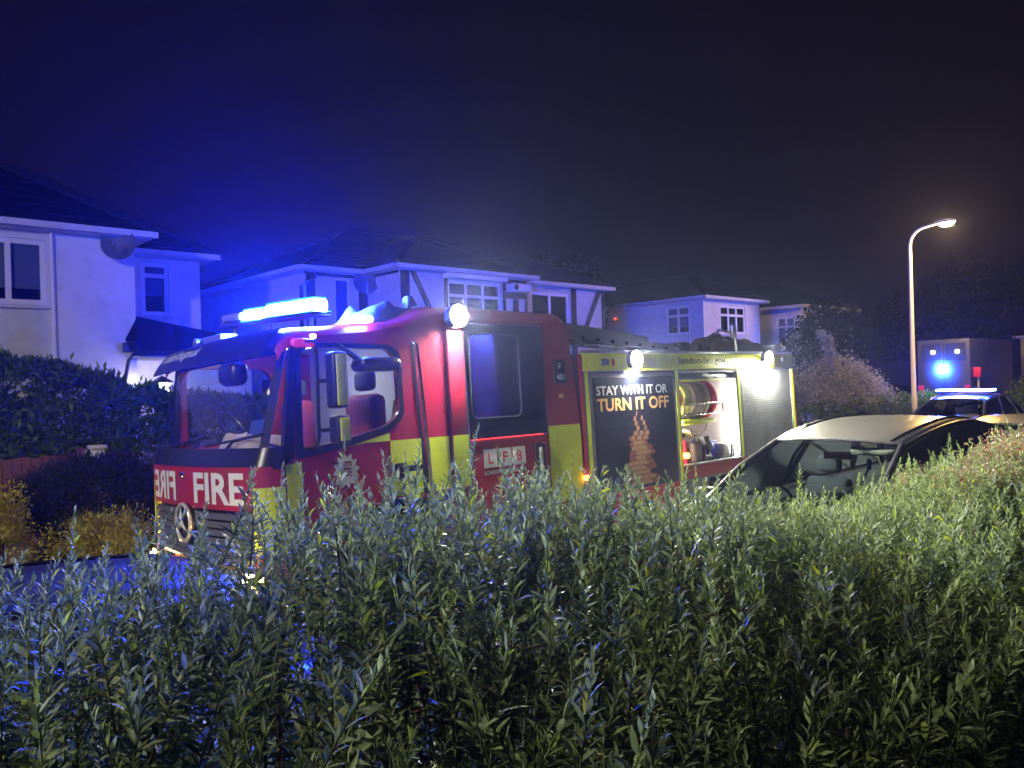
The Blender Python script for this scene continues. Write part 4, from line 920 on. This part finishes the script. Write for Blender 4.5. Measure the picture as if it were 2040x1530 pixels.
grey = car('parked_car', 'grey family car with wide windscreen parked alongside the fire engine lockers', 'car', 5.15, 3.42, 'car_grey', 5.1, .88, .98, 2.08, 4.55, 4.95, 1.02, 1.575, 1.72, 1.60, .66, G, True)
car('parked_car', 'pale metallic car parked behind the grey family car', 'car', 10.7, 3.5, 'car_tan', 4.2, .86, .95, 1.75, 3.6, 4.0, .98, 1.42, 1.50, 1.42, .62, G, True)
pc = car('police_car', 'white police car with a slim blue light bar on its roof', 'police car', 17.2, 6.35, 'car_white', 4.5, .90, 1.2, 2.1, 3.9, 4.3, 1.02, 1.53, 1.64, 1.54, .62, None, True)
bb = MB().rbox(19.72, 20.0, 5.75, 6.95, 1.672, 1.70, .01).build('light_bar', M['black'], pc)
for (a, b) in ((5.76, 6.14), (6.16, 6.54), (6.56, 6.94)):
    MB().rbox(19.73, 19.99, a, b, 1.702, 1.745, .015, 3).build('strobe_lens', M['police_on'], bb, 50)
mp = MB().rbox(7.33, 7.36, 3.15, 3.19, 1.30, 1.40, .01).tube([W(0, 0)[:] and (7.05, 3.17, 1.10), (7.34, 3.17, 1.32)], .01, 6)
mp.build('phone_holder', M['bluebox'], grey)

# tall emergency van far down the street
va_ = thing('emergency_van', 'tall boxy white van far down the street glowing under a blue strobe', 'van', (33, 11.3, 0))
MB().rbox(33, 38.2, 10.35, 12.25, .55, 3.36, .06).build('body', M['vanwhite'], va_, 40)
for y in (10.50, 11.36):
    w_ = MB().rbox(32.975, 33.0, y, y + .70, 2.55, 3.2, .01).build('rear_door_window', M['room'], va_)
    MB().rbox(32.95, 32.974, y + .22, y + .34, 2.82, 2.94, .03).build('work_lamp', em('van_work_lamp', (.85, .9, 1), 60.), w_)
MB().box(32.985, 32.998, 11.275, 11.29, .6, 3.3).build('door_gap', M['black'], va_)
MB().rbox(32.86, 32.98, 11.20, 11.45, 2.10, 2.34, .05, 3).build('strobe_lens', em('van_strobe', (.03, .11, 1), 4000.), va_, 60)
MB().rbox(32.9, 33, 10.3, 12.3, .35, .55, .02).build('bumper', M['black'], va_)
for y in (10.36, 12.02): MB().rbox(32.96, 33.0, y, y + .2, 1.2, 1.6, .01).build('tail_light', M['bred'], va_)
for xx in (34, 37.2):
    for y in (10.34, 12.0): MB().lathe([(0, .2), (.01, .36), (.2, .36), (.21, .2)], (xx, y, .37), 'y', 24).build('wheel', M['rubber'], va_, 40)
rx = thing('cabinet', 'small red box on a post beside the far emergency van', 'cabinet', (34, 10.0, 0))
MB().rbox(33.2, 33.5, 10.08, 10.33, 1.88, 2.26, .03).build('cabinet_body', M['bred'], rx, 40); MB().tube([(33.35, 10.2, .0), (33.35, 10.2, 1.88)], .04, 8).build('post', M['steel'], rx, 40)

# ------------------------------------------------------------------ plants
def leaf_np(detail=2):
    """one leaf along +y, length 1, folded on its midrib and curving down; returns verts, tris"""
    w1, w2 = .108, .10
    v = np.array([(0, 0, 0), (-w1, .33, .03), (0, .35, 0), (w1, .33, .03), (-w2, .66, .015), (0, .68, -.02), (w2, .66, .015), (0, 1, -.09)], dtype=np.float64)
    f = np.array([(0, 2, 1), (0, 3, 2), (1, 2, 5), (1, 5, 4), (2, 3, 6), (2, 6, 5), (4, 5, 7), (5, 6, 7)])
    if detail == 1:
        v = np.array([(0, 0, 0), (-.2, .45, .03), (.2, .45, .03), (0, 1, -.1)]); f = np.array([(0, 2, 1), (1, 2, 3)])
    if detail == 0:
        v = np.array([(0, 0, 0), (-.26, .5, .05), (0, .5, 0), (.26, .5, .05), (0, 1, -.06)]); f = np.array([(0, 2, 1), (0, 3, 2), (1, 2, 4), (2, 3, 4)])
    return v, f
def frames(d, tw):
    """rotation matrices (N,3,3) whose y axis is d, rolled by tw"""
    d = d / np.linalg.norm(d, axis=1, keepdims=True)
    ref = np.where(np.abs(d[:, 2:3]) > .95, np.array([[1., 0, 0]]), np.array([[0, 0, 1.]]))
    x = np.cross(d, ref); x /= np.linalg.norm(x, axis=1, keepdims=True); z = np.cross(x, d)
    c, s = np.cos(tw)[:, None], np.sin(tw)[:, None]
    x2 = x * c + z * s; z2 = -x * s + z * c
    return np.stack([x2, d, z2], axis=2)
def scatter(P, D, S, tw, detail, wide=1.0):
    v, f = leaf_np(detail); v = v * np.array([wide, 1, 1]); R = frames(D, tw)
    vs = np.einsum('nij,kj->nki', R, v) * S[:, None, None] + P[:, None, :]
    fs = f[None] + (np.arange(len(P)) * len(v))[:, None, None]
    return vs.reshape(-1, 3), fs.reshape(-1, 3)
def shoot_np(rng, Ln, n, size, detail=2):
    """an upright shoot with spiral lance-shaped leaves; base at origin, tip up"""
    i = np.arange(n); t = (i + .5) / n
    bend = rng.normal(0, .17, 2)
    ax = np.stack([bend[0] * t ** 2 * Ln, bend[1] * t ** 2 * Ln, t * Ln], 1)
    az = i * 2.39996 + rng.normal(0, .35, n)
    el = np.radians(14 + 56 * t ** 1.5) + rng.normal(0, .16, n)
    D = np.stack([np.cos(az) * np.cos(el), np.sin(az) * np.cos(el), np.sin(el)], 1)
    S = size * (.62 + .75 * np.sin(np.pi * np.clip(.18 + .72 * t, 0, 1))) * (1 - .35 * t ** 3) * rng.uniform(.75, 1.15, n)
    vs, fs = scatter(ax, D, S, rng.normal(0, .35, n), detail, rng.uniform(.85, 1.2))
    m = 5; rr_ = .0026
    tt = np.linspace(-.05, 1, m); c = np.stack([bend[0] * tt ** 2 * Ln, bend[1] * tt ** 2 * Ln, tt * Ln], 1)
    ring = np.array([(math.cos(a), math.sin(a), 0) for a in (0, 2.09, 4.19)])
    sv = (c[:, None, :] + ring[None] * (rr_ * (1.15 - .8 * np.clip(tt, 0, 1)))[:, None, None]).reshape(-1, 3)
    sf = [(a * 3 + k, a * 3 + (k + 1) % 3, (a + 1) * 3 + (k + 1) % 3) for a in range(m - 1) for k in range(3)] + [(a * 3 + k, (a + 1) * 3 + (k + 1) % 3, (a + 1) * 3 + k) for a in range(m - 1) for k in range(3)]
    return vs, fs, sv, np.array(sf)
Mw = np.array([[U.x, V.x, 0], [U.y, V.y, 0], [0, 0, 1]])
def to_px(uvz):
    p = uvz @ Mw.T - np.array(EYE); d = np.maximum(p[:, 1], .01)
    a, b = p[:, 0] / d, p[:, 2] / d
    return 1020 + 1590 * (a * cr - b * sr), 761 - 1590 * (a * sr + b * cr), p[:, 1]
# foreground hedge
def hedge_top(u, v):
    b = np.interp(u, [-1.5, .3, .6, .85, 1.05, 1.4, 1.9, 2.4, 2.9, 3.4, 4.5, 5.4, 7, 11], [1.79, 1.805, 1.83, 1.865, 1.87, 1.865, 1.82, 1.75, 1.66, 1.57, 1.47, 1.54, 1.60, 1.64])
    e = np.clip((1.45 - v) / .8, 0, 1)
    b = b - .30 * e ** 1.3 * np.interp(u, [0, 2, 5], [.8, 1.0, .6])
    return b + .05 * np.sin(u * 5.1 + v * 3.7) * np.sin(v * 7.3 - u * 2.2 + 1) + .03 * np.sin(u * 13 + 2) * np.sin(v * 17)
hg = thing('hedge', 'tall grey green hedge of upright leafy shoots filling the whole foreground', 'hedge', (3, 1.4, .1))
hb = np.array(BASE[hg.name])
protos = [shoot_np(RNG, RNG.uniform(.26, .42), int(RNG.integers(42, 62)), RNG.uniform(.026, .044)) for _ in range(16)]
def join(parts):
    vs = []; fs = []; o = 0
    for v, f in parts: vs.append(v); fs.append(f + o); o += len(v)
    return np.concatenate(vs), np.concatenate(fs)
pm_mesh = []
for (v, f, sv, sf) in protos:
    me = mesh_np('shoot', np.concatenate([v, sv]), np.concatenate([f, sf + len(v)]), L_HEDGE)
    pm_mesh.append(me)
pos = []
v_ = .66
while v_ < 2.12:
    u_ = -4.6
    while u_ < 9.6:
        d = (.037 + .009 * v_) * (1 if v_ < 1.5 else .8) + .004 * max(0, u_ - 2)
        if u_ < .18 * v_ - .35: d = .11
        if u_ > 3.83 * v_ + .9: d = .12
        pos.append((u_ + RNG.uniform(-.5, .5) * d, v_ + RNG.uniform(-.5, .5) * .055)); u_ += d * RNG.uniform(.8, 1.25)
    v_ += .052
pos = np.array(pos); nS_ = len(pos)
top = hedge_top(pos[:, 0], pos[:, 1]) + RNG.normal(0, .045, nS_) + np.where(RNG.random(nS_) < .10, RNG.uniform(.03, .14, nS_), 0)
lowk = RNG.random(nS_) < .28; top = np.where(lowk, top - RNG.uniform(.05, .30, nS_), top)
thin = np.interp(pos[:, 1], [.7, 1.2, 1.5, 1.65], [.42, .32, .12, 0.]) + .28 * np.sin(pos[:, 0] * 7.3 + 1.1) * np.sin(pos[:, 1] * 8 + .4) * (pos[:, 1] < 1.5)
gap = (RNG.random(nS_) < thin) | (lowk & (pos[:, 1] < 1.3))
pos = pos[~gap]; top = top[~gap]; nS_ = len(pos)
tilt = RNG.normal(0, .21, (nS_, 2)) + np.array([[0.03, -.05]])
tilt[:, 1] -= np.clip(1.2 - pos[:, 1], 0, 1) * .35
kk = RNG.integers(0, len(protos), nS_); rotz = RNG.uniform(0, 2 * np.pi, nS_); scl = RNG.uniform(.78, 1.2, nS_) * np.interp(pos[:, 1], [.7, 1.2, 1.6, 2.1], [1.1, 1.05, .85, .74])
tips = np.stack([pos[:, 0], pos[:, 1], top], 1)
axis = np.stack([tilt[:, 0], tilt[:, 1], np.ones(nS_)], 1); axis /= np.linalg.norm(axis, axis=1, keepdims=True)
Ls = np.array([protos[k][2][:, 2].max() for k in kk]) * scl
bases = tips - axis * Ls[:, None]
px, py, dep = to_px(tips)
seen = (px > -30) & (px < 2070) & (py > 700) & (py < 1560) & (dep > .5) & ~lowk[~gap]
score = np.where(seen, dep, 99.); order = np.argsort(score); pick = set(order[:298].tolist())
def rot_for(i):
    z = axis[i]; x = np.array([math.cos(rotz[i]), math.sin(rotz[i]), 0]); x = x - z * x.dot(z); x /= np.linalg.norm(x); y = np.cross(z, x)
    return np.stack([x, y, z], 1)
rest_v = []; rest_f = []; off = 0
for i in range(nS_):
    R = rot_for(i)
    if i in pick:
        o = bpy.data.objects.new('shoot', pm_mesh[kk[i]]); C.objects.link(o); o.parent = hg
        m4 = np.eye(4); m4[:3, :3] = R * scl[i]; m4[:3, 3] = bases[i] - hb
        o.matrix_local = Matrix(m4.tolist())
    else:
        v, f, sv, sf = protos[kk[i]]
        a = np.concatenate([v, sv]); g = np.concatenate([f, sf + len(v)])
        rest_v.append((a * scl[i]) @ R.T + bases[i] - hb); rest_f.append(g + off); off += len(a)
def stuff_np(name, vs, fs, mat, parent):
    o = bpy.data.objects.new(name, mesh_np(name, vs, fs, mat)); C.objects.link(o); o.parent = parent; o['kind'] = 'stuff'; return o
stuff_np('foliage', np.concatenate(rest_v), np.concatenate(rest_f), L_HEDGE, hg)
# leaves deeper inside and woody stems
n = 36000
q = np.stack([RNG.uniform(-4.8, 9.8, n), RNG.uniform(.62, 2.12, n), RNG.uniform(0, 1, n)], 1)
q[:, 2] = hedge_top(q[:, 0], q[:, 1]) - np.interp(q[:, 1], [.8, 1.3, 1.7], [.40, .30, .12]) - .75 * q[:, 2] ** 1.4
D = RNG.normal(0, 1, (n, 3)); D[:, 2] = np.abs(D[:, 2]) * .8 + .2
vs, fs = scatter(q - hb, D, RNG.uniform(.028, .046, n), RNG.normal(0, .6, n), 0, .5)
stuff_np('inner_foliage', vs, fs, L_HEDGE, hg)
n = 64000
q = np.stack([RNG.uniform(-4.8, 9.8, n), RNG.uniform(1.45, 2.14, n), RNG.uniform(.12, 1.42, n)], 1)
D = RNG.normal(0, 1, (n, 3)); D[:, 2] = np.abs(D[:, 2]) * .8 + .2
vs, fs = scatter(q - hb, D, RNG.uniform(.06, .09, n), RNG.normal(0, .6, n), 0, .8)
stuff_np('dense_foliage', vs, fs, L_HEDGE, hg)
n = 54000
q = np.stack([RNG.uniform(-4.8, 9.8, n), RNG.uniform(.95, 2.12, n), RNG.uniform(.2, 1.32, n)], 1)
D = RNG.normal(0, 1, (n, 3)); D[:, 2] = np.abs(D[:, 2]) * .8 + .2
vs, fs = scatter(q - hb, D, RNG.uniform(.045, .075, n), RNG.normal(0, .6, n), 0, .7)
stuff_np('lower_foliage', vs, fs, L_HEDGE, hg)
stm = MB()
for k in range(560):
    u0 = random.uniform(-4.6, 9.6); v0 = random.uniform(.75, 2.0); z1 = float(hedge_top(np.array([u0]), np.array([v0]))[0]) - random.uniform(.2, .4)
    du, dv = random.uniform(-.16, .16), random.uniform(-.12, .12)
    stm.tube([(u0 + du, v0 + dv, .1), (u0 + du * .4, v0 + dv * .4, .7 + random.uniform(-.1, .1)), (u0, v0, z1)], [.011, .008, .004], 5, False)
stm.build('woody_stem', M['twig'], hg, 60, kind='stuff', recalc=False)

# generic leafy plants
def clumps(root, name, centres, normals, mat, per, spread, size, wide, detail=0, jitter=.8, up=.35, kind='stuff'):
    m = len(centres); rng = RNG
    P = np.repeat(centres, per, 0) + rng.normal(0, spread, (m * per, 3))
    D = np.repeat(normals, per, 0) + rng.normal(0, jitter, (m * per, 3)) + np.array([0, 0, up])
    S = rng.uniform(.65, 1.25, m * per) * size
    vs, fs = scatter(P - np.array(base_of(root)), D, S, rng.normal(0, .6, m * per), detail, wide)
    return stuff_np(name, vs, fs, mat, root)
def on_ellipsoid(c, r, m, lump=.12, zmin=-.3):
    d = RNG.normal(0, 1, (m * 3, 3)); d /= np.linalg.norm(d, axis=1, keepdims=True); d = d[d[:, 2] > zmin][:m]
    k = 1 + lump * np.sin(d[:, 0] * 5 + c[0]) * np.sin(d[:, 1] * 6 + c[1]) + RNG.normal(0, lump * .5, len(d)) - np.abs(RNG.normal(0, .12, len(d)))
    return np.array(c) + d * np.array(r) * k[:, None], d
def on_hedge(u0, u1, v0, v1, topf, m, zlow=.3):
    u = RNG.uniform(u0, u1, m); t = RNG.random(m); zt = topf(u); f = RNG.random(m)
    z = np.where(f < .68, zlow + (zt - zlow) * RNG.random(m), zt - np.abs(RNG.normal(0, .05, m)))
    v = np.where(f < .68, v0 + np.abs(RNG.normal(0, .10, m)) + .38 * (RNG.random(m) < .4), RNG.uniform(v0, v1, m))
    nrm = np.where((f < .68)[:, None], np.array([[0, -1, .25]]), np.array([[0, -.2, 1]]))
    v += .12 * np.sin(u * 4.1) * np.sin(z * 5.3); z += .06 * np.sin(u * 7)
    return np.stack([u, v, z], 1), nrm
def stems(root, u, v, z0, z1, k, r, sp, mat='twig', name='stem'):
    mb = MB()
    for i in range(k):
        a = random.uniform(0, 6.28); q = random.uniform(.2, 1) * sp
        mb.tube([(u + .1 * sp * math.cos(a), v + .1 * sp * math.sin(a), z0), (u + .4 * q * math.cos(a), v + .4 * q * math.sin(a), z0 + (z1 - z0) * .5), (u + q * math.cos(a), v + q * math.sin(a), z0 + (z1 - z0) * random.uniform(.8, 1))], [r, r * .7, r * .3], 6, False)
    return mb.build(name, M[mat], root, 60, recalc=False)
lh = thing('laurel_hedge', 'big dark laurel hedge in front of the white house by the wooden fence', 'hedge', (1.5, 13.6, .1))
c, nn = on_hedge(-3, 4.0, 13.0, 14.4, lambda u: np.interp(u, [-3, 2.2, 3.0, 3.7, 4.0], [2.75, 2.68, 2.58, 2.38, 2.2]) + .06 * np.sin(u * 6), 3000, .7)
clumps(lh, 'foliage', c, nn, L_LAUREL, 16, .06, .15, .62, 0, .7)
for k in range(7): stems(lh, -2.4 + .95 * k, 13.7, .1, 2.0, 4, .03, .4)
lb2 = thing('laurel_hedge', 'brighter green laurel hedge between the dark laurel hedge and the fire engine windscreen', 'hedge', (6, 13.6, .1))
c, nn = on_hedge(3.8, 9.5, 12.8, 14.2, lambda u: np.interp(u, [3.8, 4.1, 4.6, 5.2, 7, 9.5], [2.18, 2.2, 2.1, 1.98, 1.9, 1.9]) + .07 * np.sin(u * 7.5), 2400, .6)
clumps(lb2, 'foliage', c, nn, L_BRIGHT, 15, .06, .145, .62, 0, .7)
for k in range(5): stems(lb2, 4.3 + 1.1 * k, 13.5, .1, 1.7, 4, .03, .4)
cf = thing('round_conifer', 'dark rounded conifer bush beside the kerb left of the fire engine', 'bush', (3.25, 12.1, .1))
c, nn = on_ellipsoid((3.2, 12.0, .62), (1.02, .72, .66), 1100, .10)
clumps(cf, 'foliage', c, nn, L_CONIF, 26, .05, .085, .42, 0, .6, .1); stems(cf, 3.25, 12.1, .1, 1.0, 5, .03, .5)
gb = thing('warm_tinted_shrub', 'low shrub with warm light put into its leaf colour, in front of the dark conifer', 'shrub', (3.05, 11.15, .1))
c, nn = on_ellipsoid((3.05, 11.2, .30), (.50, .34, .27), 380, .42, -.5)
clumps(gb, 'foliage', c, nn, L_WARM, 26, .05, .05, .9, 0, .9); stems(gb, 3.05, 11.15, .1, .5, 6, .012, .4)
gb2 = thing('warm_tinted_shrub', 'shrub with warm lit leaf colour beside the pale stone at the picture edge', 'shrub', (1.95, 11.3, .1))
c, nn = on_ellipsoid((1.85, 11.3, .62), (.32, .3, .38), 300, .42, -.5)
clumps(gb2, 'foliage', c, nn, L_WARM, 24, .05, .05, .9, 0, .9); stems(gb2, 1.95, 11.3, .1, .7, 6, .012, .3)
gs = thing('low_grey_bush', 'small grey green bush between the bright laurel hedge and the dark conifer', 'bush', (4.6, 12.3, .1))
c, nn = on_ellipsoid((4.7, 12.35, .85), (.85, .4, .55), 520, .15)
clumps(gs, 'foliage', c, nn, L_LILAC, 18, .06, .06, .6, 0, .9); stems(gs, 4.6, 12.3, .1, 1.0, 6, .015, .6)
stn = MB().rbox(1.75, 2.32, 11.32, 11.7, .1, .40, .08, 3)
solo(stn, 'kerb_stone', M['stone'], 'pale rounded stone at the garden edge under the warm tinted shrub', 'stone', (2.0, 11.5, .1), smooth=50)
fn_ = thing('wooden_fence', 'reddish brown wooden fence panel below the dark laurel hedge', 'fence', (2.3, 12.75, .1))
for k in range(18):
    x = 1.1 + .115 * k; MB().box(x, x + .108, 12.72 + .006 * (k % 3), 12.745 + .006 * (k % 3), .12, 1.34 + .015 * math.sin(k * 2.3)).build('plank', M['wood'], fn_)
for x in (1.05, 3.18): MB().box(x, x + .09, 12.70, 12.80, .1, 1.42).build('post', M['wood'], fn_)
MB().box(1.14, 3.18, 12.765, 12.80, .4, .48).box(1.14, 3.18, 12.765, 12.80, 1.0, 1.08).build('rail', M['wood'], fn_)
gp = thing('gate_post', 'short white gate post at the end of the wooden fence', 'post', (3.42, 12.6, .1))
MB().rbox(3.33, 3.49, 12.52, 12.68, .1, 1.40, .015).build('shaft', M['white'], gp, 40); MB().rbox(3.30, 3.52, 12.49, 12.71, 1.402, 1.46, .02).build('cap', M['white'], gp, 40)
# bushes behind the engine, lit blue
bl = thing('flowering_bush', 'large pale flowering bush lit blue between the fire engine rear and the street lamp', 'bush', (26, 12.2, .1))
for (cc, r, m) in (((24.2, 12.3, 1.3), (1.6, .9, .9), 500), ((26.2, 12.2, 1.45), (1.5, .9, 1.1), 560), ((28.2, 12.4, 1.15), (1.3, .9, .9), 420)):
    c, nn = on_ellipsoid(cc, r, m, .22)
    clumps(bl, 'foliage', c, nn, L_LILAC, 17, .11, .10, .8, 0, .9)
    stems(bl, cc[0], cc[1], .1, 1.6, 5, .03, .8)
sp = thing('flower_spire', 'single tall leaning flower spire rising above the pale bush', 'plant', (24.9, 11.9, .1))
pts = [(25.0, 11.9, .1), (25.05, 11.9, 1.8), (24.95, 11.9, 2.7), (24.75, 11.9, 3.2), (24.3, 11.9, 3.45)]
MB().tube(pts, [.03, .025, .02, .014, .006], 6).build('stem', M['hstem'], sp, 60, recalc=False)
tq = np.linspace(0, 1, 60); P3 = np.array(pts); idx = np.interp(tq, [0, 1], [1.4, 4]); c = np.stack([np.interp(idx, range(5), P3[:, j]) for j in range(3)], 1)
clumps(sp, 'blossom', c, np.tile([[0, -.3, .2]], (60, 1)), L_LILAC, 14, .07, .13, .8, 0, 1.0)
dk = thing('garden_hedge', 'low dark hedge at the foot of the pale flowering bush', 'hedge', (27, 11.5, .1))
c, nn = on_hedge(22.5, 32.5, 11.35, 11.9, lambda u: 1.15 + .1 * np.sin(u * 3), 900, .2)
clumps(dk, 'foliage', c, nn, L_LAUREL, 14, .08, .11, .7, 0, .8)
hd2 = thing('garden_hedge', 'dark clipped hedge behind the police car under the far van', 'hedge', (38, 9.3, .1))
c, nn = on_ellipsoid((36.5, 8.4, .7), (3.2, 1.6, 1.0), 700, .12); clumps(hd2, 'foliage', c, nn, L_LAUREL, 15, .12, .14, .7, 0, .9)
# rusty flowering shrub in the near hedge line
rs = thing('rusty_shrub', 'low rusty pink flowering shrub rising from the hedge beside the grey car', 'shrub', (6.2, 1.75, .1))
for (cc, r, m) in (((5.7, 1.72, 1.24), (.5, .28, .28), 380), ((6.6, 1.78, 1.30), (.75, .30, .32), 520), ((7.8, 1.9, 1.36), (.8, .32, .34), 420)):
    c, nn = on_ellipsoid(cc, r, m, .2, -.2); clumps(rs, 'flower_heads', c, nn, L_RUST, 34, .035, .020, 1.3, 0, 1.0)
    c, nn = on_ellipsoid(cc, tuple(x * .97 for x in r), m, .2, -.4); clumps(rs, 'foliage', c, nn, L_HEDGE, 4, .04, .034, .6, 0, .9)
    stems(rs, cc[0], cc[1], .1, 1.3, 10, .012, .4)
# trees against the night sky
def tree(u, v, h, r, label, seed, mat=L_TREE, trunk_h=.35):
    t = thing('tree', label, 'tree', (u, v, .1), 'dark trees behind the houses')
    rr_ = random.Random(seed); mb = MB(); mb.tube([(u, v, .1), (u + .1, v, h * .3), (u - .05, v + .1, h * .62)], [.22, .16, .09], 9)
    cs = []
    for k in range(9):
        a = k * 2.4; q = rr_.uniform(.45, .95) * r; z = h * rr_.uniform(.45, .88); e = (u + q * math.cos(a), v + q * math.sin(a), z)
        mb.tube([(u, v, h * rr_.uniform(.28, .5)), (u + q * .5 * math.cos(a), v + q * .5 * math.sin(a), z * .85), e], [.09, .06, .02], 6, False); cs.append(e)
    mb.build('trunk', M['trunk'], t, 60, recalc=False)
    cs.append((u, v, h * .86)); allc = []; alln = []
    for e in cs:
        c, nn = on_ellipsoid(e, (r * .42, r * .42, h * .14), 60, .25, -.9); allc.append(c); alln.append(nn)
    clumps(t, 'crown', np.concatenate(allc), np.concatenate(alln), mat, 18, .17, .17, .9, 0, 1.0)
    return t
tree(31.9, 15.6, 4.9, 1.5, 'dark broad tree standing in front of the half hidden pale house', 1)
tree(39, 13.6, 6.0, 2.4, 'dark tree beyond the street lamp column', 2)
tree(22.8, 22.5, 7.2, 2.6, 'dark tree between the half timbered house and the pale corner house', 3)
tree(50, 16.5, 8.5, 3.4, 'tall dark tree far behind the emergency van', 4)
tree(43, 5.6, 5.5, 2.2, 'dark tree on the near side of the far bungalow', 5)

# ------------------------------------------------------------------ thin smoke-laden night air
me = bpy.data.meshes.new('haze'); b = MB().box(-110, 140, -80, 130, -1.2, 8.7); me.from_pydata(b.v, [], b.f)
hm, hn, hl = _nt('haze_air'); hn.remove(hn['Principled BSDF'])
pv = hn.new('ShaderNodeVolumePrincipled'); pv.inputs['Color'].default_value = (.42, .48, .95, 1); pv.inputs['Density'].default_value = HAZE_DENSITY; pv.inputs['Anisotropy'].default_value = .8
hl.new(pv.outputs[0], hn['Material Output'].inputs['Volume']); me.materials.append(hm)
ho = bpy.data.objects.new('haze', me); C.objects.link(ho); ho.rotation_euler = (0, 0, ANG); ho['kind'] = 'stuff'
